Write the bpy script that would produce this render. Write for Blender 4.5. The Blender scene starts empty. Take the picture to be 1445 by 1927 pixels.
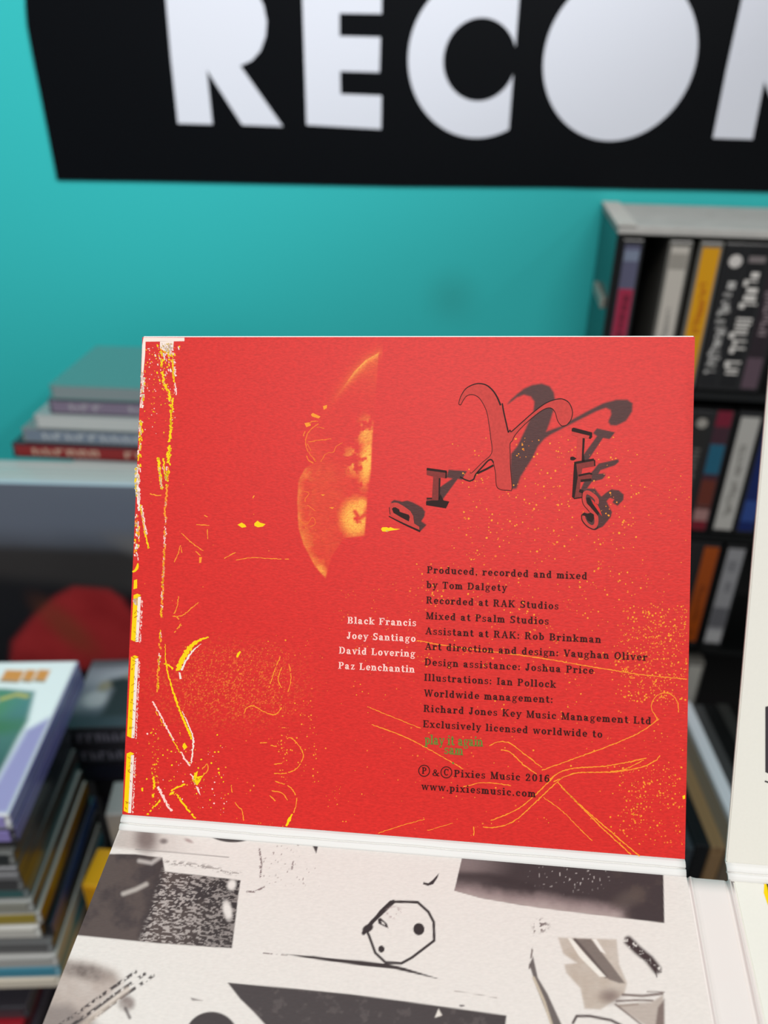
import bpy, bmesh, math, random
import numpy as np
from mathutils import Vector, Matrix
from mathutils.geometry import tessellate_polygon

random.seed(7)
rng = np.random.default_rng(11)
scene = bpy.context.scene
COL = scene.collection
PI = math.pi

# ------------------------------------------------------------------ camera, world, lights
CAMZ = 1.5
F, CX, CY = 1500.0, 722.5, 963.5
# camera axes (right, down, forward) -> world
M = np.array([[0.99993519, 0.01138483, 0.0],
              [0.00570378, -0.50096631, 0.86544799],
              [0.00985298, -0.86539190, -0.50099878]])
C0 = np.array([0.0, 0.0, CAMZ])
cam_data = bpy.data.cameras.new('camera')
cam = bpy.data.objects.new('camera', cam_data)
COL.objects.link(cam)
R4 = Matrix([[M[0, 0], -M[0, 1], -M[0, 2], 0], [M[1, 0], -M[1, 1], -M[1, 2], 0],
             [M[2, 0], -M[2, 1], -M[2, 2], 0], [0, 0, 0, 1]])
cam.matrix_world = Matrix.Translation((0, 0, CAMZ)) @ R4
cam_data.sensor_fit = 'VERTICAL'
cam_data.sensor_height = 36.0
cam_data.lens = F / 1927.0 * 36.0
cam_data.clip_start = 0.01
cam_data.dof.use_dof = True
cam_data.dof.focus_distance = 0.198
cam_data.dof.aperture_fstop = 11.0
scene.camera = cam

world = bpy.data.worlds.new('shop_air')
scene.world = world
world.use_nodes = True
bg = world.node_tree.nodes['Background']
bg.inputs['Color'].default_value = (0.93, 0.96, 1.0, 1)
bg.inputs['Strength'].default_value = 0.22


def area(name, loc, target, sx, sy, power, color=(1, 0.97, 0.93)):
    d = bpy.data.lights.new(name, 'AREA')
    d.shape = 'RECTANGLE'
    d.size, d.size_y = sx, sy
    d.energy = power
    d.color = color
    o = bpy.data.objects.new(name, d)
    COL.objects.link(o)
    o.location = loc
    o.rotation_euler = (Vector(target) - Vector(loc)).to_track_quat('-Z', 'Y').to_euler()
    return o


def spot(name, loc, target, power, cone, blend, radius, color):
    d = bpy.data.lights.new(name, 'SPOT')
    d.energy = power
    d.spot_size = math.radians(cone)
    d.spot_blend = blend
    d.shadow_soft_size = radius
    d.color = color
    o = bpy.data.objects.new(name, d)
    COL.objects.link(o)
    o.location = loc
    o.rotation_euler = (Vector(target) - Vector(loc)).to_track_quat('-Z', 'Y').to_euler()
    return o


area('ceiling_lamp', (-0.05, -1.15, 2.75), (0.0, 0.2, 1.35), 1.5, 0.7, 28, (1.0, 0.97, 0.95))
area('ceiling_lamp', (-0.5, -0.1, 2.8), (-0.1, 0.4, 1.2), 1.0, 0.4, 8, (0.96, 0.98, 1.0))
spot('track_spot', (0.94, -0.32, 2.3), (-0.12, 0.72, 1.84), 120, 42, 1.0, 0.05, (0.95, 0.98, 1.0))

scene.view_settings.view_transform = 'Standard'
scene.view_settings.look = 'None'
scene.view_settings.exposure = 0.0
scene.view_settings.gamma = 1.0
scene.view_settings.use_curve_mapping = False


# ------------------------------------------------------------------ colour and material helpers
def lin(c):
    a = np.asarray(c, float) / 255.0
    return np.where(a <= 0.04045, a / 12.92, ((a + 0.055) / 1.055) ** 2.4)


MATS = {}


def mat(name, rgb, rough=0.5, spec=0.5, metal=0.0, coat=0.0, grain=0.0, grain_scale=900.0, bump=0.0, stretch=(1, 1, 1),
        trans=0.0, alpha=1.0):
    if name in MATS:
        return MATS[name]
    m = bpy.data.materials.new(name)
    m.use_nodes = True
    nt = m.node_tree
    b = nt.nodes['Principled BSDF']
    L = lin(rgb)
    b.inputs['Base Color'].default_value = (*L, 1)
    b.inputs['Roughness'].default_value = rough
    b.inputs['Specular IOR Level'].default_value = spec
    b.inputs['Metallic'].default_value = metal
    b.inputs['Coat Weight'].default_value = coat
    b.inputs['Coat Roughness'].default_value = 0.12
    b.inputs['Transmission Weight'].default_value = trans
    if grain or bump:
        tc = nt.nodes.new('ShaderNodeTexCoord')
        mp = nt.nodes.new('ShaderNodeMapping')
        mp.inputs['Scale'].default_value = stretch
        n = nt.nodes.new('ShaderNodeTexNoise')
        n.inputs['Scale'].default_value = grain_scale
        n.inputs['Detail'].default_value = 3
        nt.links.new(tc.outputs['Object'], mp.inputs['Vector'])
        nt.links.new(mp.outputs['Vector'], n.inputs['Vector'])
        if grain:
            mx = nt.nodes.new('ShaderNodeMix')
            mx.data_type = 'RGBA'
            mx.inputs[6].default_value = (*(L * (1 - grain)), 1)
            mx.inputs[7].default_value = (*np.minimum(L * (1 + grain), 1), 1)
            nt.links.new(n.outputs['Fac'], mx.inputs[0])
            nt.links.new(mx.outputs[2], b.inputs['Base Color'])
        if bump:
            bp = nt.nodes.new('ShaderNodeBump')
            bp.inputs['Strength'].default_value = bump
            bp.inputs['Distance'].default_value = 0.0002
            nt.links.new(n.outputs['Fac'], bp.inputs['Height'])
            nt.links.new(bp.outputs['Normal'], b.inputs['Normal'])
    MATS[name] = m
    return m


def mat_print(name, rough=0.5, coat=0.0, bump=0.0, spec=0.5, grain=0.0):
    """printed surface: colour from the mesh's own 'ink' attribute, paper grain on top"""
    if name in MATS:
        return MATS[name]
    m = bpy.data.materials.new(name)
    m.use_nodes = True
    nt = m.node_tree
    b = nt.nodes['Principled BSDF']
    a = nt.nodes.new('ShaderNodeAttribute')
    a.attribute_name = 'ink'
    b.inputs['Roughness'].default_value = rough
    b.inputs['Specular IOR Level'].default_value = spec
    b.inputs['Coat Weight'].default_value = coat
    b.inputs['Coat Roughness'].default_value = 0.15
    src = a.outputs['Color']
    if bump or grain:
        tc = nt.nodes.new('ShaderNodeTexCoord')
        mp = nt.nodes.new('ShaderNodeMapping')
        mp.inputs['Scale'].default_value = (0.35, 1, 1)
        n = nt.nodes.new('ShaderNodeTexNoise')
        n.inputs['Scale'].default_value = 2600
        n.inputs['Detail'].default_value = 3
        nt.links.new(tc.outputs['Object'], mp.inputs['Vector'])
        nt.links.new(mp.outputs['Vector'], n.inputs['Vector'])
        if grain:
            mr = nt.nodes.new('ShaderNodeMapRange')
            mr.inputs['From Min'].default_value = 0.25
            mr.inputs['From Max'].default_value = 0.75
            mr.inputs['To Min'].default_value = 1 - grain
            mr.inputs['To Max'].default_value = 1 + grain
            nt.links.new(n.outputs['Fac'], mr.inputs['Value'])
            mx = nt.nodes.new('ShaderNodeVectorMath')
            mx.operation = 'SCALE'
            nt.links.new(src, mx.inputs[0])
            nt.links.new(mr.outputs['Result'], mx.inputs['Scale'])
            src = mx.outputs['Vector']
        if bump:
            bp = nt.nodes.new('ShaderNodeBump')
            bp.inputs['Strength'].default_value = bump
            bp.inputs['Distance'].default_value = 0.0001
            nt.links.new(n.outputs['Fac'], bp.inputs['Height'])
            nt.links.new(bp.outputs['Normal'], b.inputs['Normal'])
    nt.links.new(src, b.inputs['Base Color'])
    MATS[name] = m
    return m


# ------------------------------------------------------------------ object helpers
def link(name, me, mats, parent=None):
    o = bpy.data.objects.new(name, me)
    for m in (mats if isinstance(mats, (list, tuple)) else [mats]):
        me.materials.append(m)
    COL.objects.link(o)
    if parent is not None:
        o.parent = parent
    return o


def pydata(name, verts, faces, mats, parent=None, midx=None, smooth=False):
    me = bpy.data.meshes.new(name)
    me.from_pydata([tuple(v) for v in verts], [], [tuple(f) for f in faces])
    if midx is not None:
        me.polygons.foreach_set('material_index', np.asarray(midx, dtype=np.int32))
    if smooth:
        me.polygons.foreach_set('use_smooth', [True] * len(me.polygons))
    me.update()
    return link(name, me, mats, parent)


def bmobj(name, bm, mats, parent=None):
    me = bpy.data.meshes.new(name)
    bm.to_mesh(me)
    bm.free()
    return link(name, me, mats, parent)


def tag(o, label, cat, group=None, kind=None):
    o['label'] = label
    o['category'] = cat
    if group:
        o['group'] = group
    if kind:
        o['kind'] = kind
    return o


def empty(name, loc, rz=0.0):
    o = bpy.data.objects.new(name, None)
    o.empty_display_size = 0.02
    COL.objects.link(o)
    o.location = loc
    o.rotation_euler = (0, 0, rz)
    return o


def box_bm(x0, x1, y0, y1, z0, z1, bev=0.0, bm=None, seg=2):
    b = bmesh.new()
    bmesh.ops.create_cube(b, size=1)
    for v in b.verts:
        v.co = Vector(((x0 + x1) / 2 + v.co.x * (x1 - x0), (y0 + y1) / 2 + v.co.y * (y1 - y0), (z0 + z1) / 2 + v.co.z * (z1 - z0)))
    if bev > 0:
        bmesh.ops.bevel(b, geom=b.edges[:], offset=bev, segments=seg, affect='EDGES', profile=0.5)
    if bm is None:
        return b
    me = bpy.data.meshes.new('tmp')
    b.to_mesh(me)
    b.free()
    bm.from_mesh(me)
    bpy.data.meshes.remove(me)
    return bm


def paint_grid(name, P, nu, nv, fn, m, parent):
    """grid surface: P(u,v)->points, fn(u,v)->linear rgb stored as ink"""
    u, v = np.meshgrid(np.linspace(0, 1, nu), np.linspace(0, 1, nv))
    u = u.ravel(); v = v.ravel()
    pts = P(u, v)
    me = bpy.data.meshes.new(name)
    idx = np.arange(nu * nv).reshape(nv, nu)
    a = idx[:-1, :-1].ravel(); b = idx[:-1, 1:].ravel(); c = idx[1:, 1:].ravel(); d = idx[1:, :-1].ravel()
    q = np.stack([a, b, c, d], 1)
    nf = len(q)
    me.vertices.add(nu * nv)
    me.vertices.foreach_set('co', pts.astype(np.float32).ravel())
    me.loops.add(nf * 4)
    me.loops.foreach_set('vertex_index', q.astype(np.int32).ravel())
    me.polygons.add(nf)
    me.polygons.foreach_set('loop_start', np.arange(0, nf * 4, 4, dtype=np.int32))
    me.update(calc_edges=True)
    col = np.ones((nu * nv, 4), np.float32)
    col[:, :3] = fn(u, v)
    at = me.color_attributes.new('ink', 'FLOAT_COLOR', 'POINT')
    at.data.foreach_set('color', col.ravel())
    me.validate()
    return link(name, me, m, parent)


# --- numpy painting helpers (coordinates are any 2-D frame)
def vnoise(x, y, seed=0):
    r = np.random.default_rng(seed)
    T = r.random((256, 256))
    xi = np.floor(x).astype(int); yi = np.floor(y).astype(int)
    fx = x - xi; fy = y - yi
    fx = fx * fx * (3 - 2 * fx); fy = fy * fy * (3 - 2 * fy)
    g = lambda i, j: T[i & 255, j & 255]
    return (g(xi, yi) * (1 - fx) + g(xi + 1, yi) * fx) * (1 - fy) + (g(xi, yi + 1) * (1 - fx) + g(xi + 1, yi + 1) * fx) * fy


def fbm(x, y, sc, seed=0, oct=4):
    s = 0; a = 0.5; t = 0
    for k in range(oct):
        s = s + a * vnoise(x / sc * 2 ** k, y / sc * 2 ** k, seed + k)
        t += a; a *= 0.55
    return s / t


def sstep(a, b, x):
    t = np.clip((x - a) / (b - a), 0, 1)
    return t * t * (3 - 2 * t)


def seg_dist(x, y, pts, closed=False):
    d = np.full(x.shape, 1e9)
    n = len(pts)
    for i in range(n if closed else n - 1):
        ax, ay = pts[i]; bx, by = pts[(i + 1) % n]
        dx, dy = bx - ax, by - ay
        t = np.clip(((x - ax) * dx + (y - ay) * dy) / (dx * dx + dy * dy + 1e-12), 0, 1)
        d = np.minimum(d, np.hypot(x - ax - t * dx, y - ay - t * dy))
    return d


def inside(x, y, pts):
    c = np.zeros(x.shape, bool)
    n = len(pts)
    for i in range(n):
        ax, ay = pts[i]; bx, by = pts[(i + 1) % n]
        if ay == by:
            continue
        c ^= ((ay > y) != (by > y)) & (x < (bx - ax) * (y - ay) / (by - ay) + ax)
    return c


def pmask(x, y, pts, soft=1.5):
    """soft polygon mask, evaluated only near the polygon"""
    p = np.asarray(pts, float)
    out = np.zeros(x.shape)
    k = (x > p[:, 0].min() - 3 * soft) & (x < p[:, 0].max() + 3 * soft) & (y > p[:, 1].min() - 3 * soft) & (y < p[:, 1].max() + 3 * soft)
    if not k.any():
        return out
    xx, yy = x[k], y[k]
    d = seg_dist(xx, yy, pts, True)
    s = np.where(inside(xx, yy, pts), d, -d)
    out[k] = sstep(-soft, soft, s)
    return out


def lmask(x, y, pts, w, soft=1.0):
    p = np.asarray(pts, float)
    out = np.zeros(x.shape)
    r = w + 3 * soft
    k = (x > p[:, 0].min() - r) & (x < p[:, 0].max() + r) & (y > p[:, 1].min() - r) & (y < p[:, 1].max() + r)
    if k.any():
        out[k] = 1 - sstep(w / 2 - soft, w / 2 + soft, seg_dist(x[k], y[k], pts))
    return out


def emask(x, y, cx, cy, rx, ry, soft=0.15, rot=0.0):
    c, s = math.cos(rot), math.sin(rot)
    X = (x - cx) * c + (y - cy) * s
    Y = -(x - cx) * s + (y - cy) * c
    return 1 - sstep(1 - soft, 1 + soft, np.hypot(X / rx, Y / ry))


def over(col, rgb, m):
    return col * (1 - m[:, None]) + lin(rgb)[None, :] * m[:, None]


# ------------------------------------------------------------------ photo geometry helpers
def rays(px, py):
    d = np.stack([(np.asarray(px, float) - CX), (np.asarray(py, float) - CY), np.full(np.shape(px), F)], -1)
    return d @ M.T


def hit(px, py, o, n):
    d = rays(px, py)
    t = ((o - C0) @ n) / (d @ n)
    return C0 + d * np.asarray(t)[..., None]


def project(P):
    q = (P - C0) @ M
    return CX + F * q[..., 0] / q[..., 2], CY + F * q[..., 1] / q[..., 2]


def unit(v):
    v = np.asarray(v, float)
    return v / np.linalg.norm(v)


# wall frame: s along the wall, d out from the wall, z up
YAW = math.radians(7)
WO = np.array([0, 0.70, 0.0])
WX = np.array([math.cos(YAW), -math.sin(YAW), 0])
WN = np.array([-math.sin(YAW), -math.cos(YAW), 0])


def W(s, d, z):
    return WO + WX * s + WN * d + np.array([0, 0, z])


def wall_sz(px, py, d=0.0):
    p = hit(px, py, WO + WN * d, WN)
    return (p - WO) @ WX, p[..., 2]


# ------------------------------------------------------------------ the room
def wall_material():
    m = mat('teal_wall_paint', (47, 182, 182), rough=0.55, spec=0.35)
    nt = m.node_tree
    b = nt.nodes['Principled BSDF']
    base = b.inputs['Base Color'].default_value[:]
    tc = nt.nodes.new('ShaderNodeTexCoord')
    # a faint darker round spot with a soft outline beside the cassette rack
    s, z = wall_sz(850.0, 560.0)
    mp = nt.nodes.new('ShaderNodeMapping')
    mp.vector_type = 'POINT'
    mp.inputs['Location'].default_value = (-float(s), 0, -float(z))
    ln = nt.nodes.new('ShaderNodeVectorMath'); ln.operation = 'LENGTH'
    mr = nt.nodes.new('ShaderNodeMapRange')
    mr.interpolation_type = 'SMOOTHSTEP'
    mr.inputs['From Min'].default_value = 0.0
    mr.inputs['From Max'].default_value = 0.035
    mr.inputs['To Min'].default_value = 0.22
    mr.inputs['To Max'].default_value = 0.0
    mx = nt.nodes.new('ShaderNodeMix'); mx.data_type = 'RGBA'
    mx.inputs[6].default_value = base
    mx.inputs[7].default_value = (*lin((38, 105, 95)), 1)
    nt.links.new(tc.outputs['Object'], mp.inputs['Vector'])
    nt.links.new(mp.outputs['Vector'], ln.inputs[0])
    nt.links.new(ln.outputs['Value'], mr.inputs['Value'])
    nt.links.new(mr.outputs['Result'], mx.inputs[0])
    nz = nt.nodes.new('ShaderNodeTexNoise'); nz.inputs['Scale'].default_value = 260
    bp = nt.nodes.new('ShaderNodeBump'); bp.inputs['Strength'].default_value = 0.06; bp.inputs['Distance'].default_value = 0.001
    nt.links.new(tc.outputs['Object'], nz.inputs['Vector'])
    nt.links.new(nz.outputs['Fac'], bp.inputs['Height'])
    nt.links.new(bp.outputs['Normal'], b.inputs['Normal'])
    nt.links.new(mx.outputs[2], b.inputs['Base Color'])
    return m


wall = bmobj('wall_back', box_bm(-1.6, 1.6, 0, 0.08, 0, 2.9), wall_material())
wall.location = WO
wall.rotation_euler = (0, 0, -YAW)
wall['kind'] = 'structure'
floor = bmobj('floor', box_bm(-2.2, 2.2, -1.8, 1.2, -0.05, 0), mat('grey_floor', (96, 92, 88), rough=0.6, grain=0.15, grain_scale=30))
floor['kind'] = 'structure'

# shop counter everything at the back stands on
CT = CAMZ - 0.60
cnt = empty('counter', W(0.0, 0.27, 0.0), -YAW)
tag(cnt, 'dark shop counter under the stacks of discs and the cassette rack', 'counter')
mk = mat('dark_laminate', (26, 25, 26), rough=0.45, grain=0.2, grain_scale=60)
bmobj('counter_top', box_bm(-0.9, 0.9, -0.27, 0.268, CT - 0.035, CT, 0.003), mk, cnt)
bmobj('cabinet', box_bm(-0.88, 0.88, -0.25, 0.265, 0.0, CT - 0.035, 0.002), mk, cnt)

# ------------------------------------------------------------------ wall sign
def flat_poly(name, loops, mp, m, parent, thick):
    """extruded polygon (outer loop, holes) - mp(x,y,h)->3D"""
    v3 = [[Vector((float(x), float(y), 0)) for x, y in lp] for lp in loops]
    tris = tessellate_polygon(v3)
    allp = [p for lp in loops for p in lp]
    n = len(allp)
    verts = [mp(x, y, thick) for x, y in allp] + [mp(x, y, 0.0) for x, y in allp]
    faces = [list(t) for t in tris] + [[i + n for i in reversed(t)] for t in tris]
    k = 0
    for lp in loops:
        for i in range(len(lp)):
            a, b = k + i, k + (i + 1) % len(lp)
            faces.append([a, b, b + n, a + n])
        k += len(lp)
    o = pydata(name, verts, faces, m, parent)
    b = bmesh.new(); b.from_mesh(o.data)
    bmesh.ops.recalc_face_normals(b, faces=b.faces)
    b.to_mesh(o.data); b.free()
    return o


sgn = empty('wall_sign', W(0.0, 0.0, CAMZ - 0.1))
tag(sgn, 'large black vinyl wall sign with big white capital letters on the teal wall', 'sign')
so = np.array(sgn.location)
sgn_map = lambda d0: (lambda s, z, h: W(s, d0 + h, z) - so)
vin = mat('black_vinyl', (3, 5, 9), rough=0.5, spec=0.12, grain=0.05, grain_scale=500)
whi = mat('white_vinyl', (214, 217, 226), rough=0.5, spec=0.25)
pxs = [(53, -60), (50, -15), (50, 10), (53, 48), (62, 98), (84, 208), (109, 338)]
bot = [(300, 341), (450, 344), (600, 347), (750, 350), (900, 351), (1050, 352), (1200, 356), (1330, 358), (1445, 361), (1700, 365), (2000, 368)]
loop = [wall_sz(float(x), float(y)) for x, y in pxs + bot]
loop = [(float(s), float(z)) for s, z in loop]
loop += [(loop[-1][0] + 0.02, CAMZ + 0.20), (0.1, CAMZ + 0.21), (loop[0][0] + 0.03, CAMZ + 0.20), (loop[0][0] + 0.005, CAMZ + 0.06)]
flat_poly('backing', [loop], sgn_map(0.0005), vin, sgn, 0.0012)


def letter(loops, name='letter'):
    return flat_poly(name, loops, sgn_map(0.0018), whi, sgn, 0.0008)


def sz(pts):
    return [tuple(float(q) for q in wall_sz(float(x), float(y), 0.002)) for x, y in pts]


Rl = sz([(309, -40), (322, 110), (335, 232), (400, 234), (389, 131), (456, 235), (532, 238), (452, 124),
         (474, 114), (490, 96), (500, 68), (502, 40), (496, 10), (484, -14), (466, -30), (440, -38), (400, -40)])
letter([Rl])
letter([sz([(568, -40), (577, 235), (717, 243), (718, 180), (641, 177), (640, 134), (714, 136), (716, 70), (639, 68), (639, 25), (718, 26), (719, -40)])])
# C: disc cut by a straight line on the right, round counter
s1, z1 = wall_sz(770.0, 109.0, .002); s2, z2 = wall_sz(902.0, 257.0, .002)
cr = float(z1 - z2) * 1.02; cs = float(s1) + cr * 0.985; cz = float(z1)
sc_, _ = wall_sz(968.0, 110.0, .002)
cut = float(sc_) - cs
ri = cr * 0.505
oa = math.acos(cut / cr); ia = math.acos(min(1, cut / ri))
C_l = [(cs + cr * math.cos(a), cz + cr * math.sin(a)) for a in np.linspace(oa, 2 * PI - oa, 64)]
C_l += [(cs + ri * math.cos(a), cz - 0.001 + ri * math.sin(a)) for a in np.linspace(2 * PI - ia, ia, 48)]
letter([C_l])
# O: solid disc
sa, _ = wall_sz(1023.0, 105.0, .002); sb, _ = wall_sz(1313.0, 95.0, .002); _, zb = wall_sz(1148.0, 265.0, .002)
r = float(sb - sa) / 2
letter([[(float(sa) + r + r * math.cos(a), float(zb) + r * 1.0 + r * math.sin(a)) for a in np.linspace(0, 2 * PI, 96, endpoint=False)]])
ds, dz = wall_sz(1341.0, 260.0, .002)
bs, bz = Rl[2]
letter([[(s - bs + float(ds), z - bz + float(dz)) for s, z in Rl]])

# ------------------------------------------------------------------ cassette rack on the right
RD = 0.10                      # front of the rack, out from the wall
s_l, z_t = wall_sz(1165.0, 425.0, RD)
s_l, z_t = float(s_l), float(z_t)
RWID = 0.34
rack = empty('cassette_rack', W(s_l + RWID / 2, RD / 2, CT), -YAW)
tag(rack, 'dark wall rack with grey top holding rows of cassettes', 'rack')
gk = mat('rack_dark_gloss', (10, 12, 12), rough=0.22, spec=0.6)
gi = mat('rack_inside_black', (6, 6, 6), rough=0.6)
gt = mat('rack_grey_top', (182, 180, 175), rough=0.7, grain=0.15, grain_scale=60)
hw = RWID / 2
ZT = z_t - CT
hd = RD / 2 - 0.002
bmobj('top_board', box_bm(-hw, hw, -hd, hd, ZT - 0.006, ZT, 0.001), gt, rack)
bmobj('side_panel', box_bm(-hw, -hw + 0.004, -hd, hd, 0.0, ZT - 0.006), gk, rack)
bmobj('side_panel', box_bm(hw - 0.004, hw, -hd, hd, 0.0, ZT - 0.006), gk, rack)
bmobj('back_panel', box_bm(-hw + 0.004, hw - 0.004, hd - 0.004, hd, 0.0, ZT - 0.006), gi, rack)
bmobj('top_trim', box_bm(-hw - 0.0015, -hw + 0.012, -hd - 0.001, hd, ZT, ZT + 0.0012), mat('rack_trim', (200, 197, 190), rough=0.7), rack)
SH = [CAMZ - 0.2225, CAMZ - 0.3475, CAMZ - 0.4665, CAMZ - 0.596]   # shelf heights
for zz in SH[:3]:
    bmobj('shelf', box_bm(-hw + 0.004, hw - 0.004, -hd + 0.001, hd - 0.004, zz - CT - 0.006, zz - CT), gk, rack)
clip = mat('clear_tab', (150, 150, 140), rough=0.4)
bmobj('side_clip', box_bm(-hw - 0.003, -hw, -0.035, 0.015, ZT - 0.062, ZT - 0.054, 0.0008), clip, rack)


def letters_bm(x0, x1, y, z, h, n, seed):
    """row of small raised glyph bars running down a spine (illegible small print)"""
    r = random.Random(seed)
    bm = bmesh.new()
    t = z
    for i in range(n):
        l = h / n * r.uniform(0.68, 0.88)
        w = (x1 - x0) * r.uniform(0.6, 1.0)
        c = (x0 + x1) / 2 + (x1 - x0) * r.uniform(-0.1, 0.1)
        if r.random() < 0.92:
            k = r.choice([0, 1, 2])
            if k == 0:
                box_bm(c - w / 2, c + w / 2, y - 0.0002, y, t - l * 0.3, t, bm=bm)
                box_bm(c - w / 2, c - w / 5, y - 0.0002, y, t - l, t - l * 0.3, bm=bm)
            elif k == 1:
                box_bm(c - w / 2, c + w / 2, y - 0.0002, y, t - l * 0.35, t, bm=bm)
                box_bm(c - w / 2, c + w / 2, y - 0.0002, y, t - l, t - l * 0.7, bm=bm)
            else:
                box_bm(c - w / 5, c + w / 2, y - 0.0002, y, t - l, t, bm=bm)
        t -= h / n
    return bm


case_dark = mat('cassette_case_dark', (30, 30, 31), rough=0.25, spec=0.6)
case_grey = mat('cassette_case_clear', (108, 106, 100), rough=0.22, spec=0.6)


def cassette(row, s, label, spine, blocks=(), txt=None, case=None, lean=0.0, hgt=0.109, wid=0.0165, inset=0.006):
    """upright cassette in its case; s = centre along the wall; blocks = (z0,z1,colour) bands on the spine"""
    e = empty('cassette', W(s, RD - inset - 0.035, SH[row] + 0.0002), -YAW)
    e.rotation_euler = (0, lean, -YAW)
    tag(e, label, 'cassette', 'cassettes in the rack')
    case = case or case_dark
    bmobj('case', box_bm(-wid / 2, wid / 2, -0.035, 0.035, 0, hgt, 0.0012), case, e)
    y = -0.0352
    c = bmobj('spine_card', box_bm(-wid / 2 + 0.0022, wid / 2 - 0.0022, y, y + 0.0004, 0.004, hgt - 0.004), mat('card_%d_%d_%d' % spine, spine, rough=0.35), e)
    for i, (z0, z1, rgb) in enumerate(blocks):
        bmobj('spine_block', box_bm(-wid / 2 + 0.0026, wid / 2 - 0.0026, y - 0.0002, y, z0 * hgt, z1 * hgt), mat('card_%d_%d_%d' % rgb, rgb, rough=0.35), c)
    if txt:
        rgb, z1, h, n, wf = txt
        w = (wid - 0.0055) * wf
        bmobj('spine_lettering', letters_bm(-w / 2, w / 2, y - 0.0002, z1 * hgt, h * hgt, n, int(s * 1e4)), mat('card_%d_%d_%d' % rgb, rgb, rough=0.35), c)
    return e


def s_at(x, y):
    return float(wall_sz(float(x), float(y), RD)[0])


# row 1 (top)
cassette(0, s_l + 0.0125, 'cassette with slate blue and crimson spine, at the left end of the top shelf', (88, 88, 112), [(0.86, 0.93, (120, 130, 150)), (0.02, 0.68, (158, 38, 68))], ((110, 26, 48), 0.64, 0.55, 9, 0.7), wid=0.0155)
cassette(0, s_at(1282, 480), 'cassette with cream white spine, left of the yellow one', (190, 184, 174), [(0.82, 0.92, (150, 145, 136))], ((150, 146, 140), 0.6, 0.35, 10, 0.4), case=case_grey)
cassette(0, s_at(1341, 480), 'cassette with bright yellow spine on the top shelf', (214, 152, 8), [], ((186, 104, 10), 0.74, 0.34, 9, 0.5), case=case_grey)
b = cassette(0, s_at(1389, 485), 'black cassette with thin white lettering and white emblem, right of the yellow one', (26, 26, 28), [], ((196, 194, 190), 0.78, 0.66, 26, 0.75))
em = bmesh.new(); bmesh.ops.create_circle(em, cap_ends=True, segments=20, radius=0.0045, matrix=Matrix.Translation((0.0003, -0.0356, 0.0965)) @ Matrix.Rotation(PI / 2, 4, 'X'))
bmobj('emblem', em, mat('card_205_200_195', (205, 200, 195), rough=0.35), b)
b = cassette(0, s_at(1431, 485), 'black cassette with bold white lettering on the top shelf', (22, 22, 24), [(0.88, 0.92, (120, 112, 112))], ((216, 212, 206), 0.82, 0.70, 14, 1.15))
cassette(0, s_at(1474, 490), 'dark plum cassette by the right edge of the photo on the top shelf', (40, 30, 36), [(0.03, 0.25, (88, 70, 80))], ((140, 126, 130), 0.7, 0.3, 6, 0.8))
# row 2 (middle)
cassette(1, s_at(1283, 830), 'black cassette with grey edge, middle shelf half hidden by red panel', (40, 39, 38), [], ((110, 108, 104), 0.6, 0.5, 9, 0.5))
b = cassette(1, s_at(1322, 810), 'black cassette with pale round emblem on the middle shelf', (34, 33, 32), [], ((96, 92, 88), 0.7, 0.6, 9, 0.5))
em = bmesh.new(); bmesh.ops.create_circle(em, cap_ends=True, segments=20, radius=0.0042, matrix=Matrix.Translation((0, -0.0356, 0.098)) @ Matrix.Rotation(PI / 2, 4, 'X'))
bmobj('emblem', em, mat('card_150_146_138', (150, 146, 138), rough=0.35), b)
cassette(1, s_at(1362, 810), 'cassette with red, blue and orange spine on the middle shelf', (60, 34, 44), [(0.88, 1.0, (112, 22, 44)), (0.50, 0.74, (28, 88, 112)), (0.20, 0.45, (96, 42, 30)), (0.1, 0.24, (150, 112, 108)), (0.02, 0.1, (110, 20, 34))])
cassette(1, s_at(1412, 812), 'cassette with pale grey spine in the middle of the middle shelf', (172, 170, 164), [], ((128, 126, 120), 0.75, 0.6, 14, 0.45), wid=0.0185)
cassette(1, s_at(1458, 815), 'cassette with deep blue spine on the middle shelf', (14, 32, 88), [(0.12, 0.3, (40, 66, 128))], None)
# row 3 (bottom)
cassette(2, s_at(1305, 1050), 'black cassette at the left of the bottom shelf', (28, 26, 26), [], None)
cassette(2, s_at(1340, 1050), 'cassette with burnt orange spine on the bottom shelf', (150, 66, 10), [], ((108, 46, 10), 0.6, 0.5, 9, 0.5))
cassette(2, s_at(1388, 1050), 'cassette with light grey spine on the bottom shelf', (138, 138, 140), [(0.2, 0.4, (92, 92, 96)), (0.05, 0.16, (165, 165, 165))], ((104, 104, 108), 0.85, 0.3, 6, 0.6), wid=0.018)
# row 4 (only its top shows in the gap)
cassette(3, s_at(1316, 1243), 'lone cassette with pale grey spine on the lowest shelf, seen between the panels', (176, 174, 166), [], None, case=case_grey)

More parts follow.
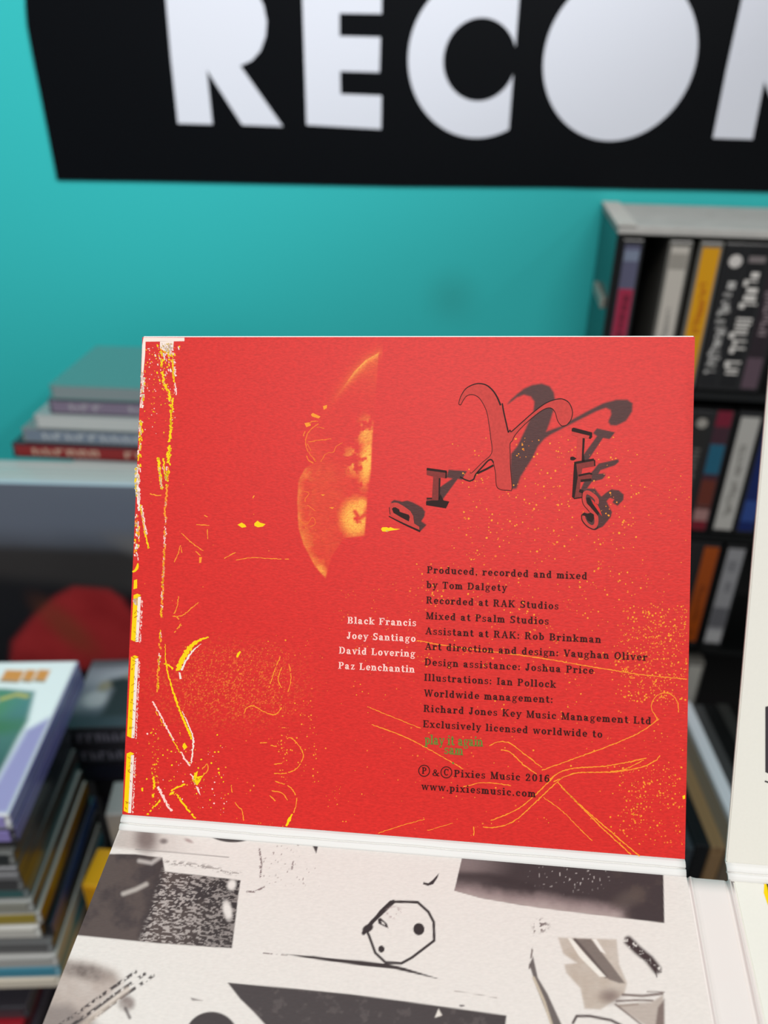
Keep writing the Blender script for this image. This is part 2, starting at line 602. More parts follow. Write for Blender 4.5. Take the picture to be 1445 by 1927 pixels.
# ------------------------------------------------------------------ compact disc cases
def cd_case(name, label, cat, group, loc, rz, size, side, body, cover=None, front_rgb=None, front_txt=None, lift=True, top_fn=None, front=False, res=60):
    """size=(w,d,h); side = spine colour on the long right side; body = plastic colour"""
    w, d, h = size
    e = empty(name, loc, rz)
    tag(e, label, cat, group)
    bm_ = mat('plastic_%d_%d_%d' % body, body, rough=0.22, spec=0.6)
    bmobj('tray', box_bm(-w / 2, w / 2, -d / 2, d / 2, 0.0, h * 0.52, min(0.0009, h * .1)), bm_, e)
    bmobj('lid', box_bm(-w / 2, w / 2, -d / 2 + 0.0006, d / 2, h * 0.56, h * 0.995, min(0.0009, h * .1)), bm_, e)
    bmobj('hinge_core', box_bm(-w / 2 + 0.002, w / 2 - 0.002, -d / 2 + 0.003, d / 2 - 0.002, h * 0.5, h * 0.58), mat('core_dark', (20, 20, 20)), e)
    if side:
        sm = mat('spine_%d_%d_%d' % side, side, rough=0.3, coat=0.3)
        bmobj('spine_card', box_bm(w / 2 - 0.0004, w / 2 + 0.0002, -d / 2 + 0.0015, d / 2 - 0.001, h * 0.03, h * 0.97), sm, e)
    if front_rgb:
        fm = mat('spine_%d_%d_%d' % front_rgb, front_rgb, rough=0.3, coat=0.3)
        f = bmobj('front_card', box_bm(-w / 2 + 0.003, w / 2 - 0.003, -d / 2 - 0.0003, -d / 2 + 0.0007, h * 0.14, h * 0.88), fm, e)
        if front_txt:
            rgb, x0, x1, n = front_txt
            bm = bmesh.new()
            r = random.Random(int(w * 1e5 + loc[2] * 1e5))
            xx = x0 * w
            st = (x1 - x0) * w / n
            for i in range(n):
                if r.random() < 0.88:
                    k = r.random()
                    box_bm(xx, xx + st * 0.28, -d / 2 - 0.0005, -d / 2 - 0.0003, h * 0.3, h * 0.72, bm=bm)
                    if k < .6:
                        box_bm(xx + st * .28, xx + st * 0.72, -d / 2 - 0.0005, -d / 2 - 0.0003, h * 0.62, h * 0.72, bm=bm)
                    if k > .3:
                        box_bm(xx + st * .5, xx + st * 0.74, -d / 2 - 0.0005, -d / 2 - 0.0003, h * 0.3, h * 0.6, bm=bm)
                xx += st
            bmobj('front_lettering', bm, mat('spine_%d_%d_%d' % rgb, rgb, rough=0.35), f)
    if top_fn:
        P = lambda u, v: np.stack([-w / 2 + 0.0015 + u * (w - 0.003), -d / 2 + 0.0015 + v * (d - 0.003), np.full(u.shape, h + 0.0001)], 1)
        paint_grid('cover_card', P, res, res, top_fn, mat_print('cover_print', rough=0.25, coat=0.5), e)
    return e


ORD = ['topmost', 'second from the top', 'third from the top', 'fourth from the top', 'fifth from the top', 'sixth from the top', 'seventh from the top',
       'eighth from the top', 'ninth from the top', 'tenth from the top', 'eleventh from the top', 'twelfth from the top', 'thirteenth from the top',
       'fourteenth from the top', 'fifteenth from the top', 'sixteenth from the top', 'seventeenth from the top', 'eighteenth from the top',
       'nineteenth from the top', 'twentieth from the top', 'twenty-first from the top', 'twenty-second from the top', 'twenty-third from the top', 'twenty-fourth from the top']


# --- tall stack at the front left
def comic_cover(u, v):
    x, y = u * 142, v * 125
    c = np.tile(lin((250, 252, 252)), (len(u), 1))
    pic = [(0, 4), (0, 101), (60, 100), (104, 99), (124, 96), (129, 70), (128, 40), (126, 4)]
    m = pmask(x, y, pic, 2.5)
    c = over(c, (84, 120, 112), m)
    c = over(c, (92, 140, 140), m * sstep(60, 90, y) * 0.8)
    c = over(c, (46, 66, 68), m * sstep(60, 20, y) * 0.8)
    g = emask(x, y, 84, 78, 30, 20, 0.5, 0.5)
    c = over(c, (92, 150, 78), g * m * (0.4 + 0.6 * fbm(x, y, 12, 3)))
    g = emask(x, y, 86, 62, 42, 8, 0.6, 0.1)
    c = over(c, (72, 122, 66), g * m * 0.8)
    c = over(c, (190, 205, 120), emask(x, y, 92, 80, 6, 8, 0.6) * m * 0.8)
    c = over(c, (206, 190, 96), lmask(x, y, [(106, 90), (114, 94), (121, 92)], 3, 1.5) * m)
    c = over(c, (196, 176, 196), lmask(x, y, [(96, 84), (100, 94), (104, 86)], 2, 1.2) * m)
    c = over(c, (186, 92, 70), emask(x, y, 80, 88, 8, 5, 0.5) * m)
    c = over(c, (80, 96, 160), emask(x, y, 96, 50, 10, 4, 0.5, 0.3) * m)
    c = over(c, (190, 116, 66), emask(x, y, 82, 50, 8, 4, 0.5, 0.3) * m)
    for i in range(9):
        c = over(c, (130, 142, 146), lmask(x, y, [(106 - i * 2.2, 62 - i * 5), (114 - i * 2.2, 58 - i * 5)], 1.6, 0.8) * m * 0.7)
    c = over(c, (168, 156, 205), pmask(x, y, [(131, 62), (143, 74), (143, 0), (127, 0)], 3))
    # worn orange block capitals on the white top strip
    for (x0, wd, h0) in ((60, 9, 11), (73, 12, 12), (98, 13, 12), (112, 7, 12), (120, 8, 12)):
        c = over(c, (232, 152, 66), pmask(x, y, [(x0, 108), (x0, 108 + h0 - 2), (x0 + wd, 107 + h0 - 2), (x0 + wd, 106.5)], 0.9))
        c = over(c, (140, 104, 60), pmask(x, y, [(x0, 108), (x0 + wd, 106.5), (x0 + wd, 104.8), (x0, 106)], 0.8))
    return c


fy = math.radians(2.2)
fs_corner = np.array([-0.1985, 0.2855])
ux = np.array([math.cos(fy), math.sin(fy)]); uy = np.array([-math.sin(fy), math.cos(fy)])


def fs_loc(dx, dy, z, w=0.142, d=0.125):
    c = fs_corner + ux * (-w / 2 + dx) + uy * (d / 2 + dy)
    return (c[0], c[1], z)


spec = [  # thickness, dx, dy, side colour, body colour, front card, words
    (0.0102, 0.0, 0.0, (150, 140, 196), (206, 208, 212), (150, 140, 200), 'disc case with white comic cover and orange capitals'),
    (0.0102, 0.001, -0.001, (126, 116, 178), (60, 58, 70), (140, 128, 190), 'pale purple edged disc case'),
    (0.0102, -0.005, 0.003, (26, 28, 32), (30, 31, 34), (40, 38, 44), 'black disc case'),
    (0.0102, -0.004, 0.0, (30, 34, 38), (110, 112, 110), (40, 44, 46), 'grey edged case'),
    (0.0102, -0.004, -0.003, (30, 34, 40), (110, 110, 112), None, 'clear case with black card'),
    (0.0102, -0.003, -0.001, (48, 40, 34), (100, 102, 102), (60, 60, 62), 'case with brown spine'),
    (0.0102, -0.004, 0.0, (40, 74, 78), (110, 120, 120), (50, 92, 92), 'case with dull teal spine'),
    (0.0102, -0.002, -0.002, (60, 48, 38), (150, 152, 148), (140, 140, 130), 'case with taupe spine'),
    (0.0102, 0.000, -0.003, (132, 88, 20), (168, 168, 162), (150, 132, 50), 'case with ochre spine'),
    (0.0102, -0.001, -0.004, (30, 28, 28), (196, 196, 190), (196, 194, 186), 'case with white card'),
    (0.0102, 0.001, 0.002, (44, 64, 112), (40, 40, 42), (30, 30, 32), 'dark case with blue spine'),
    (0.0102, 0.001, -0.001, (46, 42, 40), (120, 122, 122), (92, 92, 92), 'grey case with dark spine'),
    (0.0102, 0.002, -0.004, (180, 178, 170), (180, 180, 176), (170, 170, 166), 'case with pale card'),
    (0.0102, 0.002, -0.004, (70, 140, 160), (110, 160, 176), (66, 138, 160), 'light blue edged case'),
    (0.0102, 0.001, -0.005, (206, 198, 180), (214, 206, 190), (218, 208, 190), 'cream disc case'),
    (0.0102, -0.032, 0.020, (20, 20, 22), (16, 16, 18), (12, 12, 14), 'black case set back'),
    (0.0102, -0.022, 0.012, (80, 46, 18), (34, 28, 24), (90, 50, 20), 'brown edged case'),
    (0.0102, -0.030, 0.016, (20, 20, 22), (16, 16, 18), (12, 12, 14), 'plain black case'),
]
ztop = CAMZ - 0.355
z = ztop
for i, (t, dx, dy, sd, bd, fr, words) in enumerate(spec):
    z -= t
    cd_case('disc_case', f'{words}, {ORD[i]} in tall left stack', 'disc case', 'tall stack of disc cases', fs_loc(dx, dy, z, 0.142, 0.125 if i < 2 else 0.098), fy + math.radians([0, 0, .6, -.5, .4, -.8, .5, 0, .6, -.4, .5, -.3, .3, 0, .3, 1, -1, .5][i]),
            (0.142, 0.125 if i < 2 else 0.098, t - 0.0001), sd, bd, front_rgb=fr, top_fn=comic_cover if i == 0 else None, res=150)
low = z
# wide cases that carry the tall stack on the counter
k = 0
lowspec = [((96, 92, 98), (52, 50, 56), 'grey'), ((120, 20, 30), (150, 22, 36), 'red'), ((92, 88, 100), (60, 56, 66), 'slate'), ((40, 38, 42), (30, 30, 34), 'black'), ((70, 66, 74), (60, 56, 62), 'dim grey')]
n_low = max(1, int(round((low - CT) / 0.0125)))
th = (low - CT) / n_low
for i in range(n_low):
    z -= th
    sd, bd, w_ = lowspec[i % len(lowspec)]
    cd_case('film_case', f'{w_} film case, {ORD[i]} under the tall left stack', 'film case', 'film cases under the tall stack',
            fs_loc(-0.03 - 0.003 * (i % 2), -0.006 * (i % 3), z, 0.19, 0.12), fy, (0.19, 0.12, th - 0.0001), sd, bd, front_rgb=bd)

# yellow and grey boxes in the gap right of the tall stack
def carton(name, label, cat, loc, rz, size, rgb, flap=None, tilt=0):
    e = empty(name, loc, rz)
    tag(e, label, cat)
    w, d, h = size
    bmobj('carton_body', box_bm(-w / 2, w / 2, -d / 2, d / 2, 0, h, 0.001), mat('carton_%d_%d_%d' % rgb, rgb, rough=0.5, coat=0.2), e)
    if flap:
        bmobj('lid_fold', box_bm(-w / 2 + .002, w / 2 - .002, -d / 2 - 0.0006, -d / 2, h * 0.70, h - .002, 0.0002), mat('carton_%d_%d_%d' % flap, flap, rough=0.5), e)
    return e


carton('card_box', 'bright yellow card box standing beside the tall left stack', 'box', (-0.163, 0.334, CT), math.radians(-4), (0.056, 0.028, 0.134), (222, 164, 4), flap=(206, 146, 2))
carton('card_box', 'pale grey card box behind the yellow box', 'box', (-0.155, 0.370, CT), math.radians(5), (0.056, 0.028, 0.162), (142, 140, 138))

# --- stack of dark cassette boxes behind
def figure_cover(u, v):
    x, y = u * 109, v * 75
    c = np.tile(lin((134, 140, 150)), (len(u), 1))
    c = over(c, (92, 94, 100), sstep(62, 72, y))
    c = over(c, (180, 184, 192), emask(x, y, 45, 52, 40, 14, 0.5) * 0.8)
    c = over(c, (60, 76, 84), sstep(26, 8, y))
    c = over(c, (196, 198, 200), emask(x, y, 14, 30, 9, 9, 0.5) * .9)
    c = over(c, (196, 200, 206), emask(x, y, 64, 30, 14, 12, 0.5) * .9)
    c = over(c, (38, 54, 56), pmask(x, y, [(22, 10), (24, 40), (16, 44), (20, 52), (30, 55), (44, 52), (60, 56), (64, 48), (50, 40), (46, 28), (44, 10)], 4))
    c = over(c, (156, 150, 128), emask(x, y, 17, 44, 5, 6, 0.5))
    c = over(c, (150, 146, 130), emask(x, y, 37, 56, 6, 4, 0.5))
    return c


my = math.radians(3.0)
mc = np.array([-0.2265, 0.412])
mz = CAMZ - 0.42
mspec = [((38, 37, 42), (44, 43, 50), 'with misty picture cover'), ((36, 35, 40), (40, 39, 46), 'with faint grey lettering'),
         ((22, 21, 27), (24, 22, 38), 'with a violet tint'), ((20, 20, 24), (12, 11, 16), 'plain black'), ((22, 20, 28), (16, 14, 30), 'with an indigo tint'),
         ((20, 20, 22), (14, 14, 16), 'plain black'), ((22, 22, 24), (18, 18, 20), 'plain black'), ((20, 20, 22), (14, 14, 16), 'plain black'), ((22, 22, 24), (18, 18, 20), 'plain black'), ((20, 20, 22), (14, 14, 16), 'plain black')]
n_m = 10
tm = 0.18 / n_m
for i in range(n_m):
    mz -= tm
    bd, fr, words = mspec[i]
    ox = [0, 0, .004, .012, .014, .016, .012, .01, .012, .012][i]
    ex = np.array([math.cos(my), math.sin(my)]); ey = np.array([-math.sin(my), math.cos(my)])
    c = mc + ex * (0.0545 + ox) + ey * (0.0375)
    cd_case('cassette_box', f'dark cassette box {words}, {ORD[i]} in its stack', 'cassette box', 'stack of dark cassette boxes', (c[0], c[1], mz), my,
            (0.109, 0.075, tm - 0.0002), None, bd, front_rgb=fr, front_txt=((112, 110, 124), -0.42, 0.40, 14) if i < 2 else None, top_fn=figure_cover if i == 0 else None, res=90)

# --- vinyl records standing behind, with a stack of disc cases on top
ly = math.radians(-1.5)
lx0 = -0.475; lD = 0.535
ex = np.array([math.cos(ly), math.sin(ly)]); ey = np.array([-math.sin(ly), math.cos(ly)])


def sleeve_art(u, v):
    x, y = u * 315, v * 315           # mm from the lower left corner
    c = np.tile(lin((102, 110, 124)), (len(u), 1))
    c = over(c, (72, 74, 80), sstep(285, 250, y + 6 * fbm(x, y, 40, 5)))
    c = over(c, (54, 52, 52), sstep(262, 250, y))
    c = over(c, (116, 114, 112), emask(x, y, 322, 246, 55, 12, 0.6, -0.35))
    c = over(c, (26, 27, 31), sstep(232, 210, y + 0.12 * (x - 210)))
    fig = [(150, 130), (158, 158), (182, 186), (205, 208), (222, 218), (250, 216), (268, 200), (284, 168), (292, 130)]
    c = over(c, (176, 52, 54), pmask(x, y, fig, 5))
    c = over(c, (136, 32, 36), pmask(x, y, fig, 5) * fbm(x, y, 40, 9))
    c = over(c, (120, 66, 44), emask(x, y, 208, 175, 12, 30, 0.8, 0.6) * 0.6)
    c = over(c, (36, 20, 26), lmask(x, y, [(268, 204), (280, 178), (288, 150)], 12, 5))
    return c


for i in range(9):
    o = np.array([lx0 + 0.315 / 2, lD]) + ey * (i * 0.0042) + ex * ([0, .001, -.002, .002, 0, -.001, .001, 0, 0][i])
    e = empty('record_sleeve', (o[0], o[1], CT), ly)
    lab = 'vinyl record sleeve with dark cover and red clad figure, frontmost in its row' if i == 0 else f'pale edged vinyl record sleeve, number {i + 1} counting back from the front cover'
    lab = lab if i == 0 else ['', 'first pale edged record sleeve behind the dark front cover', 'second pale edged record sleeve behind the dark front cover', 'third pale edged record sleeve behind the dark front cover', 'fourth pale edged record sleeve behind the dark front cover', 'fifth pale edged record sleeve behind the dark front cover', 'sixth pale edged record sleeve behind the dark front cover', 'seventh pale edged record sleeve behind the dark front cover', 'hindmost pale edged record sleeve, just before the stacked disc cases'][i]
    tag(e, lab, 'record', 'row of vinyl records')
    rgbs = [(176, 200, 212), (186, 196, 194), (172, 188, 188), (182, 190, 186), (168, 184, 184), (178, 188, 184), (172, 184, 184), (182, 188, 184), (168, 180, 180)][i]
    bmobj('sleeve', box_bm(-0.1575, 0.1575, 0, 0.0041, 0, 0.313 + [0, .001, 0, .001, 0, .0005, 0, .001, 0][i], 0.0006), mat('sleeve_%d_%d_%d' % rgbs, rgbs, rough=0.35, coat=0.4), e)
    if i == 0:
        P = lambda u, v: np.stack([-0.1575 + u * 0.315, np.full(u.shape, -0.0002), 0.001 + v * 0.311], 1)
        paint_grid('cover_art', P, 120, 120, sleeve_art, mat_print('sleeve_print', rough=0.3, coat=0.4), e)
bx = empty('record_box', tuple(np.r_[np.array([lx0 + 0.155, lD]) + ey * (0.0386 + 0.073), CT]), ly)
tag(bx, 'plain grey record storage box behind the row of sleeves, under stacked disc cases', 'box')
bmobj('box_body', box_bm(0.07, 0.165, -0.072, 0.040, 0, 0.300, 0.002), mat('grey_box', (128, 136, 134), rough=0.6, grain=.1, grain_scale=40), bx)
bmobj('box_lid', box_bm(0.0685, 0.1665, -0.0735, 0.0415, 0.285, 0.313, 0.002), mat('grey_box_lid', (142, 150, 148), rough=0.6), bx)

bspec = [((134, 22, 24), (46, 34, 44), 'with red spine and pale capitals', (190, 160, 140)), ((110, 122, 138), (120, 128, 128), 'with blue grey spine', (170, 176, 180)),
         ((186, 190, 188), (150, 158, 158), 'with white spine', None), ((124, 112, 132), (84, 84, 96), 'with mauve grey spine', (160, 156, 164)), ((128, 142, 144), (84, 138, 136), 'with grey spine and painted teal reflection', None)]  # topmost body: the wall's teal reflection is painted into its plastic colour
bz = CT + 0.3132
b_left = [-0.299, -0.289, -0.276, -0.263, -0.259, -0.252]
by_ = math.radians(-4)
bx_, by2 = np.array([math.cos(by_), math.sin(by_)]), np.array([-math.sin(by_), math.cos(by_)])
names_b = ['lowest', 'second from the bottom', 'third from the bottom', 'fourth from the bottom', 'topmost']
for i, (fr, bd, words, tx) in enumerate(bspec):
    c = np.array([b_left[i], 0.577 + 0.002 * (i % 2)]) + bx_ * 0.071 + by2 * 0.0475
    cd_case('disc_case', f'disc case {words}, {names_b[i]} in the stack on the records', 'disc case', 'disc cases stacked on the records', (c[0], c[1], bz), by_,
            (0.142, 0.095, 0.0124), None, bd, front_rgb=fr, front_txt=(tx, -0.38, 0.42, 12) if tx else None)
    bz += 0.0125

# --- disc cases standing in a row, seen through the gap on the right
gspec = [((30, 36, 40), 'charcoal'), ((60, 68, 74), 'slate'), ((24, 26, 28), 'sooty black'), ((150, 120, 84), 'tan brown'), ((112, 100, 84), 'umber'), ((232, 234, 240), 'bright silver'), ((70, 70, 70), 'dark grey'), ((20, 21, 21), 'jet black'), ((52, 52, 50), 'medium grey'), ((16, 16, 16), 'black')]
gy = 0.0
gx, gyv = np.array([math.cos(gy), math.sin(gy)]), np.array([-math.sin(gy), math.cos(gy)])
for i, (rgb, nm) in enumerate(gspec):
    c = np.array([0.201, 0.432]) + gx * (i * 0.0108)
    e = empty('disc_case', (c[0], c[1], CT), gy)
    tag(e, f'{nm} disc case standing upright in the row right of the red panel', 'disc case', 'upright disc cases in the gap')
    hh = 0.125 + [0, 0.001, 0.004, 0.002, 0, 0.003, 0, 0, .001, 0][i]
    pm = mat('plastic_%d_%d_%d' % rgb, rgb, rough=0.25, spec=0.6)
    bmobj('lid', box_bm(-0.005, 0.0, -0.071, 0.071, 0, hh, 0.0006), pm, e)
    bmobj('tray', box_bm(0.0004, 0.0051, -0.071, 0.071, 0, hh - .0006, 0.0006), pm, e)
    bmobj('spine_card', box_bm(-0.0042, 0.0042, -0.0714, -0.0708, 0.006, hh - 0.006), mat('spine_%d_%d_%d' % rgb, rgb, rough=0.3), e)

# ------------------------------------------------------------------ the unfolded card disc sleeve in front
PU = unit([0.99170103, -0.11847546, 0.04992617])      # red panel: right
PV = -unit([-0.02053775, -0.52933298, -0.84816555])   # red panel: up (leans back)
PN = -unit([0.12691437, 0.84010128, -0.52737329])     # red panel: towards the viewer
PC = np.array([0.00387009, 0.1625128, -0.11445424 + CAMZ])
PW, PH = 0.139, 0.1238954
BL = PC - PU * PW / 2 - PV * PH / 2
BR = PC + PU * PW / 2 - PV * PH / 2
LV = unit([0.12710702, 0.97683076, 0.17217863])       # lower panel: away from the viewer along the sheet
LV = unit(LV - PU * (LV @ PU))
LN = unit(np.cross(PU, LV))
if LN[2] < 0:
    LN = -LN
HINGE = 0.0036

root_loc = BL * 0.5 + BR * 0.5
dg = empty('card_sleeve', tuple(root_loc))
tag(dg, 'unfolded card disc sleeve with bright red credits panel and white collage panels', 'disc sleeve')


def slab(name, corners, n, thick, m, parent, bev=0.0003):
    """quad slab: 4 world corners (front face), thickness behind n"""
    b = bmesh.new()
    f = [b.verts.new(Vector(c - root_loc)) for c in corners]
    k = [b.verts.new(Vector(c - n * thick - root_loc)) for c in corners]
    b.faces.new(f); b.faces.new(k[::-1])
    for i in range(4):
        j = (i + 1) % 4
        b.faces.new([f[i], k[i], k[j], f[j]])
    bmesh.ops.recalc_face_normals(b, faces=b.faces)
    if bev:
        bmesh.ops.bevel(b, geom=b.edges[:], offset=bev, segments=2, affect='EDGES')
    return bmobj(name, b, m, parent)


paper = mat('white_card', (236, 234, 230), rough=0.55, spec=0.3, grain=0.03, grain_scale=1500, bump=0.1)
gloss = mat('white_fold_card', (228, 227, 223), rough=0.6, spec=0.25)
spine_m = mat('white_spine_card', (227, 219, 214), rough=0.6, spec=0.25)
cream = mat('cream_card', (227, 225, 215), rough=0.55, spec=0.3, grain=0.02, grain_scale=1500, bump=0.1)

TL = BL + PV * PH
TR = BR + PV * PH
red_panel = slab('upper_panel', [BL, BR, TR, TL], PN, 0.0011, paper, dg, 0.00025)
red_panel['label'] = 'red printed panel with credits'

# hinge strip between the red panel and the collage panel: two soft creases
H0, H1 = BL, BR
LBL = BL - PV * HINGE * 0.55 - LV * HINGE * 0.62
LBR = BR - PV * HINGE * 0.55 - LV * HINGE * 0.62


def strip(name, a0, a1, b0, b1, na, nb, prof, m, parent, thick=0.0009, nu=60, wob=0.00006):
    """curved strip from edge a to edge b; prof = (t, height) profile"""
    verts, faces = [], []
    prof = np.array(prof)
    ts = np.linspace(0, 1, 51)
    hs = np.interp(ts, prof[:, 0], prof[:, 1])
    r = np.random.default_rng(4)
    wv = np.cumsum(r.normal(size=nu)); wv = (wv - np.linspace(wv[0], wv[-1], nu)); wv = wv / (abs(wv).max() + 1e-9)
    for layer in (0, 1):
        for j, t in enumerate(ts):
            n = unit(na * (1 - t) + nb * t)
            tw = t
            for i in range(nu):
                q = i / (nu - 1)
                tt = np.clip(t + wob / 0.004 * wv[i] * math.sin(PI * t) * 3, 0, 1)
                p = (a0 * (1 - q) + a1 * q) * (1 - tt) + (b0 * (1 - q) + b1 * q) * tt + n * (hs[j] - layer * thick)
                verts.append(p - root_loc)
    nr = len(ts)
    L = nr * nu
    for j in range(nr - 1):
        for i in range(nu - 1):
            a = j * nu + i
            faces.append([a, a + 1, a + nu + 1, a + nu])
            faces.append([L + a, L + a + nu, L + a + nu + 1, L + a + 1])
    for j in range(nr - 1):
        a = j * nu
        faces.append([a, a + nu, L + a + nu, L + a]); a += nu - 1
        faces.append([a + nu, a, L + a, L + a + nu])
    for i in range(nu - 1):
        faces.append([i + 1, i, L + i, L + i + 1])
        a = (nr - 1) * nu + i
        faces.append([a, a + 1, L + a + 1, L + a])
    o = pydata(name, verts, faces, m, parent, smooth=True)
    bb = bmesh.new(); bb.from_mesh(o.data)
    bmesh.ops.recalc_face_normals(bb, faces=bb.faces)
    bb.to_mesh(o.data); bb.free()
    return o


CREASE = [(0, -0.0002), (0.04, -0.0001), (0.12, 0.0003), (0.3, 0.00042), (0.46, 0.0003), (0.50, 0.0001), (0.53, -0.0006), (0.56, 0.0001), (0.62, 0.00032), (0.78, 0.00036), (0.92, 0.0002), (1, -0.0001)]
strip('fold_strip', BL, BR, LBL, LBR, PN, LN, CREASE, gloss, dg)

LLEN = 0.124
low_panel = slab('lower_panel', [LBL - LV * LLEN, LBR - LV * LLEN, LBR, LBL], LN, 0.0011, paper, dg, 0.00025)
low_panel['label'] = 'white panel with black and brown collage print'

# spine strip along the right of the collage panel, in the same plane, between two ridges
SW = 0.0104
S0 = LBR - LV * 0.0002
spine_pts = lambda e: (LBR + PU * e)
VRIDGE = [(0, 0.0), (0.03, -0.0005), (0.07, 0.0006), (0.13, 0.0001), (0.2, -0.0001), (0.8, -0.0001), (0.86, -0.0005), (0.92, 0.0007), (0.98, -0.0006), (1, 0.0)]
sp_a1 = LBR - LV * LLEN; sp_b1 = LBR + PU * SW - LV * LLEN

# right wing: turns up about the collage panel's depth axis
def wing_dir(phi):
    return unit(PU * math.cos(phi) + LN * math.sin(phi))


best = None
A0 = LBR + PU * SW
for ph in np.linspace(0, 1.2, 241):
    d = wing_dir(ph)
    x0, y0 = project(A0); x1, y1 = project(A0 + d * 0.01)
    s = (y1 - y0) / (x1 - x0)
    if best is None or abs(s - 0.235) < best[0]:
        best = (abs(s - 0.235), ph)
PHI = best[1]
WU = wing_dir(PHI)
WNm = unit(np.cross(WU, LV))
if WNm[2] < 0:
    WNm = -WNm
strip('spine_strip', LBR, sp_a1, A0, sp_b1, LN, unit(LN + WNm), VRIDGE, spine_m, dg, wob=0.00002, nu=40)
rlow = slab('lower_side_panel', [A0 - LV * LLEN, A0 + WU * PW - LV * LLEN, A0 + WU * PW, A0], WNm, 0.0011, cream, dg, 0.00025)
rlow['label'] = 'cream panel right of the white spine'

# upper right wing panel: left edge runs through two photo points, square to the wing's fold line
m_ = np.cross(rays(1365.0, 1604.0), rays(1446.0, 690.0))
UPV = unit(np.cross(m_, WU))
if UPV[2] < 0:
    UPV = -UPV
UN = unit(np.cross(WU, UPV))
if UN[1] > 0:
    UN = -UN
# fold line of the upper wing panel lies just above the strip
E0 = A0 + LV * HINGE * 0.6 + UPV * HINGE * 0.62
t0x, t0y = 1366.0, 1601.0
o0 = E0
# slide E0 along the wing direction so its corner falls on the photographed corner
bestk = min(np.linspace(-0.006, 0.012, 361), key=lambda k: abs(project(o0 + WU * k)[0] - t0x))
E0 = o0 + WU * bestk
strip('side_fold_strip', E0, E0 + WU * PW, A0 + WU * max(bestk, -0.001), A0 + WU * PW, UN, WNm, CREASE, gloss, dg, wob=0.00003)
rup = slab('upper_side_panel', [E0, E0 + WU * PW, E0 + WU * PW + UPV * PH, E0 + UPV * PH], UN, 0.0011, cream, dg, 0.00025)
rup['label'] = 'cream white panel at the right edge of the photo'


# ------------------------------------------------------------------ printing: flat ink shapes laid on a panel
class Ink:
    """collects thin ink polygons given in photo pixels or panel metres, lying on one panel plane"""
    def __init__(self, o, n, lift):
        self.o, self.n, self.lift = o + n * lift, n, lift
        self.v, self.f, self.mi, self.mats = [], [], [], []

    def slot(self, m):
        if m not in self.mats:
            self.mats.append(m)
        return self.mats.index(m)

    def P(self, pts):
        p = np.asarray(pts, float)
        return hit(p[:, 0], p[:, 1], self.o, self.n)

    def add3(self, P3, faces, m):
        k = len(self.v)
        self.v.extend(list(P3 - root_loc))
        s = self.slot(m)
        for f in faces:
            self.f.append([i + k for i in f]); self.mi.append(s)

    def poly(self, pts, m):
        t = tessellate_polygon([[Vector((float(x), float(y), 0)) for x, y in pts]])
        self.add3(self.P(pts), [list(q) for q in t], m)

    def stroke(self, pts, w, m, jit=0.0, gap=0.0, step=2.5, taper=(1, 1)):
        """polyline of width w pixels, optionally broken (gap) and ragged (jit)"""
        p = np.asarray(pts, float)
        # smooth with Catmull-Rom
        q = []
        for i in range(len(p) - 1):
            a = p[max(i - 1, 0)]; b = p[i]; c = p[i + 1]; d = p[min(i + 2, len(p) - 1)]
            n = max(2, int(np.hypot(*(c - b)) / step))
            for j in range(n):
                t = j / n
                q.append(0.5 * ((2 * b) + (c - a) * t + (2 * a - 5 * b + 4 * c - d) * t * t + (3 * b - a - 3 * c + d) * t ** 3))
        q.append(p[-1]); q = np.array(q)
        if jit:
            q = q + rng.normal(0, jit, q.shape)
        tg = np.gradient(q, axis=0)
        nn = np.stack([-tg[:, 1], tg[:, 0]], 1) / (np.hypot(tg[:, 0], tg[:, 1])[:, None] + 1e-9)
        n = len(q)
        ws = w / 2 * np.interp(np.arange(n), [0, n * 0.5, n - 1], [taper[0], 1, taper[1]])
        if jit:
            ws = ws * rng.uniform(0.55, 1.3, n)
        L = self.P(q + nn * ws[:, None]); R = self.P(q - nn * ws[:, None])
        on = True
        faces = []
        for i in range(n - 1):
            if gap and rng.random() < 0.3:
                on = rng.random() > gap
            if on:
                faces.append([i, i + 1, n + i + 1, n + i])
        self.add3(np.concatenate([L, R]), faces, m)

    def dots(self, P, rad, m, sides=6, squash=1.0):
        a = np.linspace(0, 2 * PI, sides, endpoint=False)
        for (x, y), r in zip(P, rad):
            j = rng.uniform(0.75, 1.2, sides) * r
            self.add3(self.P(np.stack([x + j * np.cos(a), y + j * np.sin(a) * squash], 1)), [list(range(sides))], m)

    def build(self, name, parent):
        o = pydata(name, self.v, self.f, self.mats, parent, midx=self.mi)
        return o


RED = (210, 41, 36)
ink_y = mat('ink_yellow', (246, 206, 8), rough=0.5, spec=0.16)
ink_o = mat('ink_orange', (244, 150, 42), rough=0.5, spec=0.16)
ink_o2 = mat('ink_soft_orange', (236, 112, 44), rough=0.5, spec=0.16)
ink_w = mat('ink_bare_paper', (240, 222, 210), rough=0.55, spec=0.3)
ink_p = mat('ink_pink', (250, 206, 196), rough=0.55, spec=0.3)
ink_r = mat('ink_red', RED, rough=0.46, spec=0.16)
ink_k = mat('ink_black', (58, 20, 18), rough=0.6, spec=0.15)
ink_k2 = mat('ink_logo_black', (44, 26, 24), rough=0.6, spec=0.15)
ink_f = mat('ink_logo_face', (196, 60, 54), rough=0.5, spec=0.16, grain=0.25, grain_scale=1500)
ink_f2 = mat('ink_logo_face_dark', (128, 46, 42), rough=0.5, spec=0.16, grain=0.3, grain_scale=1500)
ink_g = mat('ink_green', (106, 128, 52), rough=0.5, spec=0.16)


def z6(pts):   # photo pixel helpers for the lettering close-ups
    return [(700 + x / 2.676, 680 + y / 2.676) for x, y in pts]


